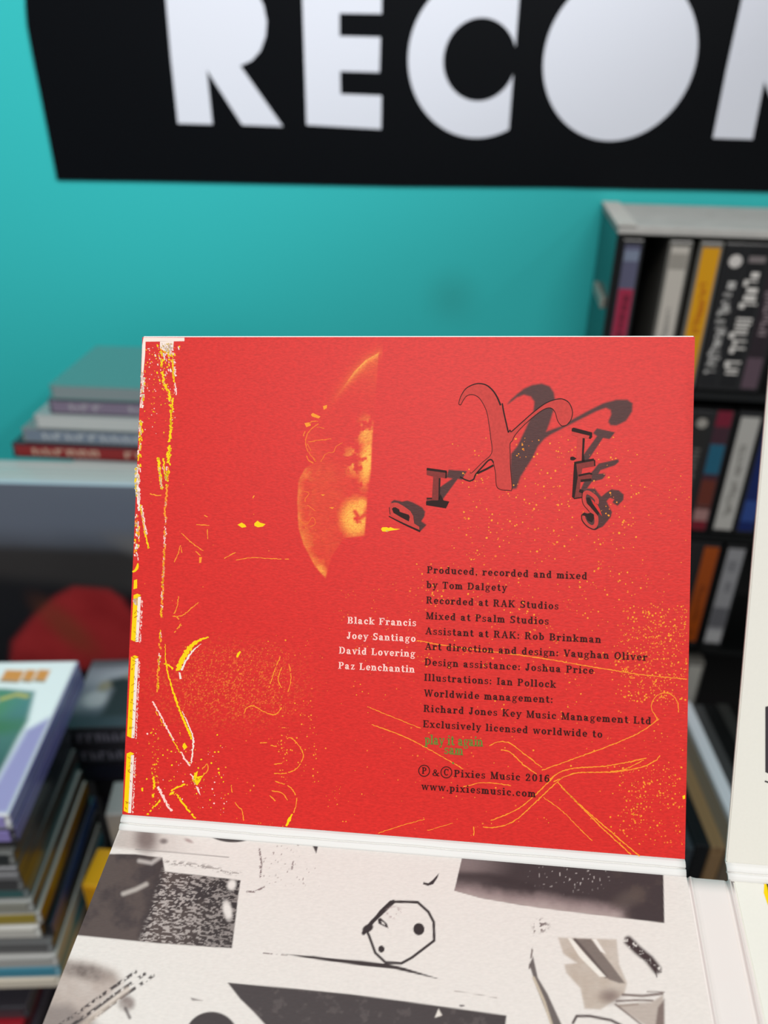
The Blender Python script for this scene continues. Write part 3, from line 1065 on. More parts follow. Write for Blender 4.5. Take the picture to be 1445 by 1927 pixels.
def z5(pts):
    return [(840 + x / 3.905, 700 + y / 3.905) for x, y in pts]


def zp(pts):
    return [(700 + x / 7.225, 920 + y / 7.225) for x, y in pts]


def ze(pts):
    return [(1050 + x / 8.757, 790 + y / 8.757) for x, y in pts]


def zf(pts):
    return [(530 + x / 4.1, 640 + y / 4.1) for x, y in pts]


def zl(pts):
    return [(220 + x / 2.676, 1100 + y / 2.676) for x, y in pts]


def zt(pts):
    return [(220 + x / 2.676, 600 + y / 2.676) for x, y in pts]


def zr(pts):
    return [(620 + x / 2.064, 1040 + y / 2.064) for x, y in pts]


SHADOW_X = z5([(448, 236), (470, 205), (520, 160), (570, 122), (630, 95), (700, 84), (760, 105), (790, 150), (798, 200), (785, 290), (760, 370), (735, 436), (860, 392), (920, 350), (1050, 280),
               (1150, 230), (1250, 203), (1330, 203), (1368, 230), (1365, 290), (1320, 360), (1250, 395), (1205, 392), (1188, 366), (1210, 310), (1205, 280), (1170, 265), (1100, 290),
               (930, 376), (760, 464), (720, 492), (670, 550), (640, 620), (590, 700), (545, 770), (515, 858), (480, 862), (468, 700), (474, 600), (520, 545), (580, 420), (638, 290), (645, 220), (620, 182), (570, 168), (520, 186), (460, 232)])
SHADOW_I = z6([(385, 545), (478, 553), (452, 598), (432, 592), (350, 704), (332, 640), (405, 590), (374, 585)])
BLOB_P = zp([(250, 185), (300, 150), (350, 158), (410, 172), (480, 157), (560, 185), (680, 250), (722, 310), (712, 375), (670, 440), (742, 490), (655, 580), (600, 560), (560, 500), (520, 330)])
SHADOW_I2 = ze([(640, 140), (940, 205), (850, 320), (740, 300), (480, 690), (390, 700), (430, 560), (640, 270), (575, 220)])
SHADOW_E = ze([(540, 880), (670, 720), (990, 650), (1005, 690), (940, 750), (700, 830), (665, 890), (760, 880), (785, 915), (730, 980), (560, 1020), (480, 1130), (400, 1180), (350, 1190), (430, 1020)])
SHADOW_S = ze([(410, 1170), (480, 1130), (610, 1132), (650, 1190), (715, 1265), (790, 1200), (880, 1145), (1000, 1160), (1082, 1230), (1075, 1320), (980, 1420), (893, 1365), (925, 1310), (850, 1288), (800, 1340), (890, 1520), (870, 1600), (740, 1760), (620, 1812), (500, 1775), (400, 1660), (388, 1560), (430, 1528), (520, 1545)])


def art_red(px, py):
    n = len(px)
    c = np.tile(lin(RED), (n, 1))
    nz = fbm(px, py, 16, 21)
    fine = vnoise(px * 0.7, py * 1.1, 40)
    # soft orange duotone half-oval with pale hot spots
    out = zf([(750, 95), (650, 150), (560, 240), (480, 350), (390, 470), (320, 570), (270, 640), (200, 720), (185, 800), (215, 890), (262, 940), (180, 990), (130, 1080), (120, 1250), (130, 1450), (170, 1580),
              (260, 1750), (340, 1840), (380, 1680), (480, 1530), (640, 1510), (660, 1240), (690, 1000), (694, 860), (705, 690), (738, 260)])
    o = pmask(px, py, out, 2.0)
    up = [out[i] for i in range(0, 8)]
    lo = [out[i] for i in range(11, 18)]
    k = (px > 540) & (px < 740) & (py > 640) & (py < 1110)
    fac = np.zeros(n)
    x, y = px[k], py[k]
    dU = seg_dist(x, y, up); dL = seg_dist(x, y, lo)
    nn = nz[k]; ff = fine[k]
    a = 0.10 + 0.12 * nn
    a = np.maximum(a, 0.95 * np.exp(-dU / 10) * sstep(860, 680, y) + 0)
    a = np.maximum(a, 0.5 * np.exp(-dU / 34) * sstep(780, 660, y))
    a = np.maximum(a, 0.55 * np.exp(-dL / 12) * (0.5 + nn))
    a = np.maximum(a, 0.55 * np.exp(-dL / 30) * sstep(0.45, 0.62, nn))
    a = a * (1 - 0.8 * emask(x, y, 640, 800, 60, 70, 0.5)) * (1 - 0.75 * sstep(625, 690, x) * sstep(690, 760, y))
    hot = emask(x, y, 690, 868, 12, 42, 0.9, 0.1) * sstep(0.30, 0.52, nn + 0.1) * 1.1
    hot = np.maximum(hot, emask(x, y, 672, 868, 26, 26, 0.8) * sstep(0.46, 0.60, nn) * 0.8)
    hot = np.maximum(hot, emask(x, y, 690, 818, 16, 30, 0.8) * sstep(0.42, 0.6, nn) * 0.8)
    hot = np.maximum(hot, emask(x, y, 668, 975, 28, 36, 0.6) * sstep(0.32, 0.50, nn + 0.05) * 0.95)
    hot = np.maximum(hot, emask(x, y, 680, 950, 12, 14, 0.7) * 0.9)
    hot = hot * (1 - 0.8 * lmask(x, y, [(668, 963), (676, 976), (688, 968)], 7, 3))
    a = np.maximum(a, hot)
    a = np.maximum(a, emask(x, y, 604, 1074, 10, 16, 0.8, -0.5) * 0.75)
    fac[k] = np.clip(a * (0.75 + 0.5 * ff), 0, 1)
    fac *= o
    # glow outside the upper rim
    g = np.zeros(n)
    g[k] = np.exp(-dU / 8) * 0.35 * sstep(800, 690, y) * (x < 720)
    fac = np.maximum(fac, g * (1 - o))
    c = c * (1 - fac[:, None]) + fac[:, None] * (lin((232, 96, 40)) * (1 - fac[:, None]) + lin((248, 176, 70)) * fac[:, None])
    # lettering shadows
    for pts, s in ((SHADOW_X, 2.6), (SHADOW_I, 1.2), (BLOB_P, 1.0), (SHADOW_I2, 1.1), (SHADOW_E, 1.1), (SHADOW_S, 1.0)):
        c = over(c, (60, 30, 28), pmask(px, py, pts, s) * 0.97)
    # soft grain of stippled zones
    st = emask(px, py, 430, 1290, 115, 62, 0.8) * sstep(0.70, 0.82, vnoise(px * 0.55, py * 0.55, 77)) * 0.75
    c = over(c, (238, 128, 44), st)
    return c


def panel_pts(o, U, V, n, lift, w, h, inset=0.0):
    def P(u, v):
        return (o + n * lift)[None, :] + np.outer(inset + u * (w - 2 * inset), U) + np.outer(inset + v * (h - 2 * inset), V) - root_loc
    return P


prt = mat_print('red_card_print', rough=0.44, bump=0.3, spec=0.22, grain=0.16)
Pr = panel_pts(BL, PU, PV, PN, 0.00004, PW, PH - 0.0003)


def fn_red(u, v):
    pts = Pr(u, v) + root_loc
    px, py = project(pts)
    return art_red(px, py)


paint_grid('artwork_print', Pr, 640, 570, fn_red, prt, red_panel)

# --- crisp yellow, orange and bare-paper marks
ink = Ink(BL, PN, 0.00007)


def lx(y):       # left edge of the red panel in the photo at height y
    return 268.0 + (230.5 - 268.0) * (y - 632.0) / 900.0


# unprinted corner at the top left
ink.poly([(270, 635), (347, 635.5), (347, 642), (274, 643), (273, 668), (270, 700), (268.5, 715), (265.5, 715), (266.2, 690), (267.5, 650)], ink_w)
ink.poly([(301, 642), (327, 642), (326, 655), (318, 664), (308, 660), (301, 655)], ink_w)
for k in range(90):
    y = 645 + abs(rng.normal(0, 1)) * 34
    x = 314 + rng.normal(0, 8)
    L = rng.uniform(2, 6)
    ink.stroke([(x, y), (x + L * 0.3, y + L)], rng.uniform(1.2, 3.2), [ink_w, ink_p, ink_y, ink_y][int(rng.integers(4))], step=2)
P = np.stack([rng.uniform(272, 330, 170), 650 + rng.beta(1, 1.8, 170) * 190], 1)
ink.dots(P[:60], rng.uniform(0.5, 1.2, 60), ink_p); ink.dots(P[60:110], rng.uniform(0.6, 1.4, 50), ink_y); ink.dots(P[110:], rng.uniform(0.5, 1.2, 60), ink_o)
# ragged vertical line
ink.stroke([(302, 660), (304, 690), (308, 720), (318, 740), (322, 780), (320, 820), (316, 870), (313, 920)], 4.5, ink_y, jit=1.2, gap=0.4, step=2)
ink.stroke([(318, 650), (328, 690), (330, 740), (331, 765)], 3, ink_p, jit=1.4, gap=0.55, step=2)
ink.stroke([(324, 660), (326, 720), (322, 790), (320, 850), (315, 900)], 3.2, ink_y, jit=1.3, gap=0.4, step=2)
ink.stroke([(317, 880), (312, 940), (310, 1000), (308, 1060), (306, 1120), (303, 1180), (299, 1240), (295, 1310)], 3.4, ink_o, jit=1.2, gap=0.4, step=2)
ink.stroke([(314, 880), (311, 980), (307, 1080), (303, 1170), (299, 1250)], 2.2, ink_p, jit=1.4, gap=0.6, step=2)
ink.stroke([(308, 1040), (305, 1120), (301, 1200), (297, 1300)], 2.0, ink_y, jit=1.0, gap=0.5, step=2)
for (a, b, w_) in (((298, 860), (304, 920), 5), ((306, 857), (312, 905), 3)):
    ink.stroke([a, b], w_, ink_y, jit=0.8, gap=0.2, step=2); ink.stroke([(a[0] + 1, a[1] + 20), (b[0] + 1, b[1])], w_ * .5, ink_p, jit=.8, step=2)
ink.stroke(zt([(165, 880), (195, 888), (225, 888)]), 2, ink_o, jit=.6)
# left edge patches
def edge_patch(y0, y1, w0, w1, cols, n):
    for k in range(n):
        y = rng.uniform(y0, y1)
        x = lx(y) + rng.uniform(w0, w1)
        L = rng.uniform(2, 7)
        ink.stroke([(x, y), (x + rng.uniform(-2, 2), y + L)], rng.uniform(1.5, 3.5), cols[int(rng.integers(len(cols)))], step=2)


edge_patch(700, 762, 1, 7, [ink_w, ink_w, ink_p, ink_y], 46)
edge_patch(788, 850, 1, 7, [ink_y, ink_y, ink_p, ink_w], 34)
edge_patch(850, 915, 1, 7, [ink_y, ink_p], 22)
ink.poly([(lx(792) + 1, 792), (lx(792) + 7, 794), (lx(800) + 6, 802), (lx(800) + 1, 801)], ink_y)
ink.stroke([(257, 880), (258, 900), (259, 930), (262, 960)], 8, ink_w, jit=.9, taper=(0.8, 0.5))
ink.stroke([(255.5, 882), (255.5, 905), (256.5, 935)], 4, ink_y, jit=.8)
ink.stroke([(260, 925), (266, 955), (272, 990), (275, 1005)], 4.5, ink_p, jit=.8, gap=.2)
ink.stroke([(264, 950), (270, 985), (277, 1022), (279, 1032)], 3.4, ink_y, jit=.8, gap=.25)
edge_patch(965, 1050, 1, 10, [ink_y, ink_p, ink_w, ink_o], 44)
ink.stroke([(249, 1076), (254, 1074), (258, 1068), (259.5, 1060)], 5.5, ink_y, taper=(0.5, 0.4))
ink.poly([(252, 1092), (258, 1090), (258, 1107), (251, 1109)], ink_y)
for (y0, y1) in ((1117, 1207), (1233, 1388), (1415, 1529)):
    a, b = lx(y0), lx(y1)
    o1 = 3.5 if y0 < 1400 else 3
    ink.poly([(a + o1, y0 + 3), (a + o1 + 7, y0), (a + o1 + 14, y0 + 3), (a + o1 + 8, y0 + 8), (b + o1 + 7.5, y1 + 1), (b + o1 - 1, y1 - 3)], ink_y)
    ink.poly([(a + o1 + 8, y0 + 6), (a + o1 + 14, y0 + 6), (b + o1 + 13, y1 + 1), (b + o1 + 7.5, y1 + 1)], ink_w)
    for k in range(int((y1 - y0) / 9)):
        y = rng.uniform(y0, y1)
        ink.stroke([(lx(y) + o1 + 5 + rng.uniform(-4, 6), y), (lx(y) + o1 + 6 + rng.uniform(-4, 6), y + 4)], 1.4, ink_r, step=2)
    for k in range(int((y1 - y0) / 2.0)):
        y = rng.uniform(y0 + 10, y1)
        ink.stroke([(lx(y) + o1 + 14 + rng.uniform(0, 4), y), (lx(y) + o1 + 15 + rng.uniform(0, 3), y + 3)], 1.2, ink_p, step=2)
ink.poly([(250, 1131), (251, 1127), (259, 1125), (259, 1140), (254, 1138)], ink_w)
# bright flecks
ink.poly(zt([(607, 1037), (628, 1026), (645, 1036), (652, 1048), (630, 1052)]), ink_y)
ink.poly(zt([(692, 1030), (708, 1016), (720, 1026), (748, 1034), (735, 1046), (710, 1050), (692, 1042)]), ink_y)
ink.poly(zp([(122, 545), (140, 522), (200, 520), (225, 532), (250, 520), (300, 540), (382, 545), (340, 556), (240, 570), (210, 584), (140, 578)]), ink_y)
ink.poly(zp([(185, 565), (240, 568), (205, 585)]), ink_w)
for p_, w_ in (([(325, 1080), (380, 1130), (435, 1168)], 1.6), ([(320, 1140), (305, 1190), (288, 1225)], 1.5), ([(325, 1150), (330, 1215)], 1.3), ([(530, 1212), (570, 1190), (620, 1163)], 1.5), ([(600, 1215), (680, 1203), (780, 1208), (880, 1210)], 1.3),
               ([(455, 1060), (458, 1110)], 1.4), ([(395, 1170), (425, 1195)], 1.6), ([(440, 990), (455, 998)], 2), ([(400, 1036), (465, 1040)], 1.6), ([(690, 890), (683, 905)], 1.6)):
    ink.stroke(zt(p_), w_, ink_o, jit=0.35, gap=0.2, step=2.5)
ink.poly(zt([(414, 1200), (428, 1200), (424, 1228), (414, 1230)]), ink_o)
# small drawn shapes on the half-oval
for p_, w_ in (([(280, 625), (230, 632), (190, 680), (165, 740)], 2.2), ([(285, 645), (215, 700), (185, 770), (200, 850), (260, 935)], 2.0), ([(205, 788), (290, 772), (385, 762)], 2.2), ([(190, 890), (205, 925), (245, 950)], 2.4), ([(200, 800), (262, 935)], 1.4), ([(330, 680), (270, 670)], 1.4),
               ([(300, 940), (340, 880), (400, 860), (420, 820), (470, 790)], 1.4), ([(170, 1170), (210, 1180), (180, 1240), (220, 1290), (260, 1320)], 1.4), ([(130, 1380), (190, 1420), (240, 1370), (260, 1420), (180, 1450)], 1.4)):
    ink.stroke(zf(p_), w_, ink_o2, jit=0.4, gap=0.1)
for p_ in ([(225, 575), (240, 562), (300, 590), (285, 605), (235, 590)], [(318, 510), (350, 500), (348, 525), (325, 538)], [(175, 640), (220, 634), (225, 660), (190, 672)], [(300, 1190), (335, 1192), (318, 1203)], [(365, 1290), (405, 1290), (390, 1303)]):
    ink.poly(zf(p_), ink_o)
# lower left strokes
ink.stroke(zl([(305, 435), (335, 365), (375, 310), (420, 278), (462, 264)]), 9.5, ink_y, jit=.5, taper=(0.9, 0.3))
ink.stroke(zl([(325, 432), (352, 375), (392, 325), (425, 298)]), 4.5, ink_w, jit=.6, taper=(0.8, 0.1))
ink.stroke(zl([(315, 445), (322, 470)]), 5, ink_w, jit=.8)
ink.stroke(zl([(243, 300), (246, 390), (265, 480), (300, 590), (340, 690), (378, 780)]), 3.6, ink_y, jit=.5, taper=(0.3, 1.3))
ink.stroke(zl([(330, 640), (365, 720), (385, 790), (372, 900)]), 3.6, ink_w, jit=.7, taper=(.3, .6))
ink.stroke(zl([(235, 395), (262, 408), (285, 425)]), 3.5, ink_y, jit=.6)
ink.stroke(zl([(335, 800), (345, 825)]), 7, ink_y, jit=.8)
ink.stroke(zl([(180, 590), (240, 700), (300, 810), (365, 912)]), 3.2, ink_p, jit=.7, gap=.15)
ink.stroke(zl([(195, 640), (250, 730), (320, 850)]), 1.6, ink_y, jit=.7, gap=.3)
ink.stroke(zl([(150, 1160), (205, 1100), (265, 1045), (330, 1010), (390, 985)]), 3, ink_y, jit=.9, gap=.3)
ink.stroke(zl([(205, 1020), (245, 1090), (290, 1168)]), 5, ink_p, jit=1.0, gap=.25)
ink.stroke(zl([(300, 1060), (345, 1120), (396, 1178)]), 3, ink_y, jit=1.0, gap=.25)
ink.stroke(zl([(185, 965), (188, 1010), (178, 1070)]), 3.5, ink_y, jit=1, gap=.3)
ink.poly(zl([(378, 985), (392, 950), (408, 938), (402, 968), (430, 962), (420, 990), (404, 1012), (390, 1002)]), ink_y)
ink.stroke(zl([(372, 955), (384, 975), (395, 1005)]), 2.2, ink_p, jit=.8)
ink.stroke(zl([(400, 985), (428, 970), (440, 950)]), 1.6, ink_y, jit=.8)
ink.poly(zl([(396, 1015), (410, 1020), (421, 1062), (408, 1045)]), ink_p)
ink.stroke(zl([(430, 930), (455, 905), (458, 935), (440, 955)]), 1.6, ink_o, jit=.4)
ink.poly(zl([(268, 1048), (290, 1040), (285, 1055), (262, 1062)]), ink_y)
ink.poly(zl([(122, 1025), (132, 1022), (132, 1042), (124, 1040)]), ink_y)
ink.stroke(zl([(882, 1155), (868, 1185), (852, 1216)]), 6, ink_y, jit=.4, taper=(.5, .7))
ink.stroke(zl([(620, 335), (605, 368)]), 5.5, ink_y, jit=.5, taper=(.6, .5))
for p_ in ([(640, 650), (655, 618), (690, 612), (740, 640), (790, 656), (815, 640), (842, 595)], [(822, 365), (795, 430), (765, 520)], [(866, 400), (877, 470), (862, 540)], [(830, 415), (812, 480), (830, 520)], [(825, 758), (885, 778), (925, 825), (938, 870), (905, 925), (850, 950), (790, 950)],
           [(795, 990), (870, 1020), (905, 1080), (890, 1150)], [(780, 1040), (830, 1050), (858, 1085)], [(768, 1062), (800, 1090)], [(575, 1010), (590, 1090), (630, 1140), (638, 1190)], [(720, 798), (755, 795)], [(775, 810), (805, 815)], [(830, 720), (892, 724)], [(790, 905), (830, 900)],
           [(280, 160), (330, 155), (380, 115), (412, 90)], [(310, 60), (300, 120), (285, 150)], [(325, 205), (288, 242)], [(300, 160), (322, 195), (300, 225)]):
    ink.stroke(zl(p_), 1.8, ink_o, jit=.4, gap=.15)
# loose scribble of the lower right
for p_, w_ in (([(340, 342), (500, 368), (790, 405), (1000, 440), (1200, 472), (1390, 492)], 1.7), ([(147, 598), (250, 640), (352, 682)], 1.3), ([(165, 668), (280, 710), (370, 755), (450, 800), (520, 840)], 1.6),
               ([(620, 750), (655, 735), (700, 740), (760, 785), (825, 835)], 1.8), ([(665, 765), (700, 775), (755, 825), (805, 860)], 2.0), ([(825, 845), (950, 800), (1100, 745), (1210, 695), (1280, 645)], 1.7),
               ([(1275, 645), (1252, 610), (1255, 575), (1285, 548), (1325, 550), (1352, 580), (1355, 620)], 1.5), ([(850, 885), (900, 850), (970, 835), (1060, 830), (1150, 815), (1230, 798)], 2.0), ([(870, 890), (960, 856), (1100, 852), (1200, 836), (1262, 810), (1282, 788)], 2.0),
               ([(870, 872), (800, 940), (740, 990), (680, 1020), (625, 1040)], 1.9), ([(905, 872), (820, 950), (740, 1025), (690, 1055), (640, 1068), (595, 1065)], 1.9), ([(885, 890), (960, 970), (1060, 1070), (1170, 1172)], 2.2), ([(900, 910), (1000, 1005), (1100, 1090), (1205, 1180)], 2.2),
               ([(830, 950), (900, 1000), (980, 1080), (1020, 1120)], 1.4), ([(190, 1090), (280, 1060), (370, 1035)], 1.4), ([(520, 910), (600, 893), (705, 905)], 1.5), ([(560, 1065), (560, 1100)], 2), ([(1090, 850), (1150, 840), (1220, 805)], 1.4), ([(380, 1080), (480, 1050)], 1)):
    ink.stroke(zr(p_), w_, ink_o, jit=.35, step=3)
# spatter
spl = 1.12


def spat(n, x0, x1, y0, y1, r0, r1, ms):
    P_ = np.stack([rng.uniform(x0, x1, n), rng.uniform(y0, y1, n)], 1)
    # gather into loose clumps
    cl = np.stack([rng.uniform(x0, x1, max(2, n // 9)), rng.uniform(y0, y1, max(2, n // 9))], 1)
    for i in range(n):
        if rng.random() < 0.45:
            P_[i] = cl[int(rng.integers(len(cl)))] + rng.normal(0, 9, 2)
    rr = (r0 + (r1 - r0) * rng.random(n) ** 2.2) * spl
    keep = (P_[:, 0] > lx(P_[:, 1]) + 3) & (P_[:, 0] < 1304 - (P_[:, 1] - 632) * 0.0183)
    P_, rr = P_[keep], rr[keep]
    key = rng.integers(len(ms), size=len(P_))
    for k, m in enumerate(ms):
        s = key == k
        if s.any():
            ink.dots(P_[s], rr[s], m)


def hold(P_):
    return P_


spat(340, 850, 1200, 820, 1060, 0.7, 2.0, [ink_o, ink_o, ink_o2])
spat(70, 1120, 1296, 850, 1130, 0.6, 1.6, [ink_o, ink_o2])
spat(380, 760, 1260, 1060, 1260, 0.6, 1.9, [ink_o, ink_o, ink_o2])
spat(560, 1170, 1292, 1140, 1320, 0.7, 2.0, [ink_o, ink_o, ink_o2])
spat(120, 1060, 1290, 1200, 1420, 0.6, 1.7, [ink_o, ink_o2])
spat(320, 1165, 1284, 1440, 1590, 0.6, 1.9, [ink_o, ink_o, ink_o2])
spat(90, 780, 1180, 1290, 1560, 0.6, 1.8, [ink_o, ink_o2])
spat(150, 420, 800, 1180, 1560, 0.5, 1.6, [ink_o, ink_o2])
spat(110, 520, 600, 1320, 1480, 0.5, 1.7, [ink_o])
spat(140, 240, 430, 1380, 1535, 0.5, 1.7, [ink_o, ink_y, ink_p])
spat(60, 285, 300, 1370, 1470, 0.5, 1.6, [ink_o, ink_y])
spat(520, 345, 545, 1215, 1345, 0.4, 1.0, [ink_o, ink_o2, ink_o2])
spat(60, 640, 800, 1080, 1220, 0.5, 1.3, [ink_o2])
spat(50, 260, 640, 900, 1200, 0.4, 1.1, [ink_o2])
ink.poly([(1284, 1498), (1289, 1496), (1289, 1503), (1285, 1504)], ink_y)
ink.build('paint_marks', red_panel)['label'] = 'yellow, orange and white marks'

# --- lettering emblem
lg = Ink(BL, PN, 0.00010)
XF = z5([(90, 235), (96, 205), (110, 170), (140, 125), (185, 97), (235, 85), (290, 95), (335, 130), (370, 180), (398, 245), (410, 230), (420, 290), (440, 380), (455, 445), (490, 430), (560, 365), (640, 295), (720, 235), (790, 205), (850, 200), (900, 228), (925, 290),
         (915, 350), (880, 390), (845, 395), (818, 360), (800, 300), (775, 266), (740, 265), (690, 290), (620, 345), (550, 410), (500, 470), (485, 505), (468, 525), (470, 600), (470, 700), (482, 855), (460, 870), (375, 850), (360, 740), (345, 665), (335, 645), (310, 648), (270, 690),
         (215, 752), (200, 788), (170, 800), (135, 790), (140, 760), (165, 745), (185, 738), (260, 668), (332, 595), (325, 480), (312, 380), (295, 290), (262, 220), (230, 182), (190, 166), (150, 175), (125, 205), (108, 240)])
lg.poly(XF, ink_f)
Zs = 0.00012
lg2 = Ink(BL, PN, 0.00013)
lg2.stroke(z5([(90, 235), (96, 205), (110, 170), (140, 125), (185, 97), (235, 85), (290, 95), (335, 130), (370, 180), (398, 245)]), 2.2, ink_k2, taper=(.5, 1.5))
lg2.stroke(z5([(410, 230), (420, 290), (440, 380), (455, 445)]), 2.6, ink_k2)
lg2.stroke(z5([(455, 445), (468, 425), (472, 440), (490, 428), (560, 365), (640, 295), (720, 235), (790, 205), (850, 198), (900, 226), (926, 290), (915, 350), (885, 388)]), 1.9, ink_k2, taper=(1, .7))
lg2.stroke(z5([(885, 388), (850, 397), (818, 360), (800, 300), (775, 268), (740, 265), (690, 290), (620, 345), (550, 410), (500, 470), (485, 505), (468, 525), (468, 600), (470, 700), (482, 855), (460, 870), (375, 850), (360, 740), (345, 665)]), 1.2, ink_k2)
lg2.stroke(z5([(345, 665), (332, 645), (310, 648), (270, 690), (215, 752), (200, 788), (170, 802)]), 2.6, ink_k2)
lg2.stroke(z5([(345, 685), (290, 715), (225, 745)]), 3.6, ink_k2)
lg2.stroke(z5([(170, 802), (135, 790), (100, 770)]), 2.4, ink_k2)
lg2.stroke(z5([(175, 735), (185, 742), (260, 668), (332, 595), (325, 480), (312, 380), (295, 290), (262, 220), (230, 182), (190, 166), (150, 175), (125, 205), (104, 242), (90, 235)]), 1.1, ink_k2)
# first I
lg.poly(z6([(275, 540), (376, 556), (372, 590), (346, 584), (340, 695), (386, 706), (372, 738), (272, 722), (275, 688), (302, 688), (308, 580), (275, 572)]), ink_f2)
lg2.stroke(z6([(275, 542), (376, 556)]), 4.5, ink_k2)
lg2.stroke(z6([(374, 556), (372, 588)]), 3, ink_k2)
lg2.stroke(z6([(340, 588), (338, 695)]), 3, ink_k2)
lg2.stroke(z6([(275, 690), (302, 690)]), 2.4, ink_k2)
lg2.poly(z6([(272, 705), (300, 700), (332, 700), (345, 668), (360, 700), (389, 706), (372, 740), (272, 724)]), ink_k2)
# P
lg.poly(zp([(235, 250), (255, 200), (300, 185), (350, 190), (430, 235), (520, 300), (560, 370), (572, 470), (640, 515), (645, 572), (560, 540), (240, 352)]), ink_f)
lg2.poly(zp([(270, 270), (290, 252), (320, 250), (370, 280), (375, 310), (430, 330), (500, 352), (512, 382), (500, 442), (400, 390), (290, 325)]), ink_k2)
lg2.stroke(zp([(228, 372), (420, 470), (655, 577)]), 3.0, ink_k2, taper=(.6, 1.2))
lg2.stroke(zp([(235, 250), (240, 310), (245, 345)]), 1.2, ink_k2)
# second I
lg.poly(ze([(225, 185), (560, 255), (550, 300), (515, 312), (440, 300), (390, 690), (300, 690), (320, 280), (225, 250)]), ink_f)
lg2.poly(ze([(225, 145), (255, 128), (562, 208), (562, 285), (535, 315), (505, 305), (520, 262), (225, 190)]), ink_k2)
lg2.poly(ze([(405, 300), (442, 305), (425, 560), (440, 690), (388, 690)]), ink_k2)
lg2.dots(ze([(245, 635)]), [5.6], ink_k2, sides=10, squash=0.7)
# E
lg.poly(ze([(265, 705), (590, 645), (615, 680), (608, 765), (400, 800), (385, 895), (520, 872), (562, 900), (550, 1000), (370, 1025), (360, 1170), (410, 1180), (400, 1282), (262, 1300), (230, 1270)]), ink_f2)
lg2.poly(ze([(265, 705), (300, 730), (325, 940), (275, 1270), (262, 1300), (230, 1270)]), ink_k2)
lg2.stroke(ze([(270, 712), (590, 655)]), 4.5, ink_k2)
lg2.stroke(ze([(600, 660), (606, 758)]), 2.4, ink_k2)
lg2.stroke(ze([(335, 920), (520, 882), (555, 905)]), 3.6, ink_k2)
lg2.stroke(ze([(372, 1005), (550, 985)]), 4.6, ink_k2)
lg2.stroke(ze([(350, 1165), (415, 1190)]), 6, ink_k2)
lg2.stroke(ze([(262, 1298), (400, 1278)]), 2, ink_k2)
# S
lg.stroke(ze([(632, 1385), (640, 1320), (570, 1240), (470, 1195), (425, 1260), (440, 1380), (530, 1480), (620, 1580), (625, 1720), (560, 1770), (470, 1720), (420, 1630), (415, 1580)]), 7.5, ink_f)
lg2.stroke(ze([(392, 1560), (395, 1650), (480, 1755), (600, 1808), (660, 1770)]), 1.8, ink_k2)
lg2.stroke(ze([(400, 1200), (396, 1300), (420, 1400), (515, 1510)]), 1.2, ink_k2)
lg2.poly(ze([(470, 1280), (520, 1280), (560, 1370), (680, 1530), (655, 1580), (560, 1470), (475, 1370)]), ink_k2)
lg2.poly(ze([(395, 1560), (430, 1528), (480, 1550), (540, 1530), (590, 1560), (595, 1620), (560, 1690), (480, 1650), (470, 1600)]), ink_k2)
lg2.poly(ze([(540, 1300), (590, 1340), (600, 1375), (650, 1400), (690, 1480), (725, 1590), (700, 1560), (580, 1390)]), ink_r)
e_ = lg.build('emblem_lettering', red_panel)
e_['label'] = 'tumbling black and dark red letters of the emblem'
lg2.build('emblem_outline', red_panel)['label'] = 'black outlines of the emblem letters'

# ------------------------------------------------------------------ slab-serif type drawn from strokes
T, N_, SH_ = 0.195, 0.125, 0.105     # stem, hairline, serif thickness (cap height 1)
XH = 0.70


class G:
    def __init__(self):
        self.v, self.f = [], []

    def q(self, p):
        k = len(self.v); self.v += p; self.f.append(list(range(k, k + len(p))))

    def rect(self, x0, x1, y0, y1):
        self.q([(x0, y0), (x1, y0), (x1, y1), (x0, y1)])

    def line(self, x0, y0, x1, y1, w):
        dx = w / 2
        L = math.hypot(x1 - x0, y1 - y0)
        hx = w / 2 * L / max(abs(y1 - y0), 1e-3)
        if abs(y1 - y0) > 0.3 * abs(x1 - x0):
            self.q([(x0 - hx, y0), (x0 + hx, y0), (x1 + hx, y1), (x1 - hx, y1)])
        else:
            nx, ny = -(y1 - y0) / L * dx, (x1 - x0) / L * dx
            self.q([(x0 + nx, y0 + ny), (x0 - nx, y0 - ny), (x1 - nx, y1 - ny), (x1 + nx, y1 + ny)])

    def arc(self, cx, cy, rx, ry, a0, a1, wx=T, wy=N_, n=14):
        """elliptical arc (outer radii), stroke wx on the sides, wy on top and bottom; degrees"""
        A = np.radians(np.linspace(a0, a1, n + 1))
        for i in range(n):
            a, b = A[i], A[i + 1]
            self.q([(cx + rx * math.cos(a), cy + ry * math.sin(a)), (cx + rx * math.cos(b), cy + ry * math.sin(b)),
                    (cx + (rx - wx) * math.cos(b), cy + (ry - wy) * math.sin(b)), (cx + (rx - wx) * math.cos(a), cy + (ry - wy) * math.sin(a))])

    def dot(self, x, y, r):
        self.q([(x + r * math.cos(t), y + r * math.sin(t)) for t in np.linspace(0, 2 * PI, 10, endpoint=False)])

    def stem(self, x, y0, y1, s0=0.09, s1=0.09, w=T, left1=None, left0=None):
        """vertical stem with slab serifs; s = overhang each side (None/0 = none)"""
        self.rect(x - w / 2, x + w / 2, y0, y1)
        if s0:
            self.rect(x - w / 2 - s0, x + w / 2 + s0, y0, y0 + SH_)
        if s1:
            self.rect(x - w / 2 - s1, x + w / 2 + s1, y1 - SH_, y1)

    def flag(self, x, y, l=0.10, w=T):      # half serif to the left at height y (top)
        self.rect(x - w / 2 - l, x, y - SH_, y)


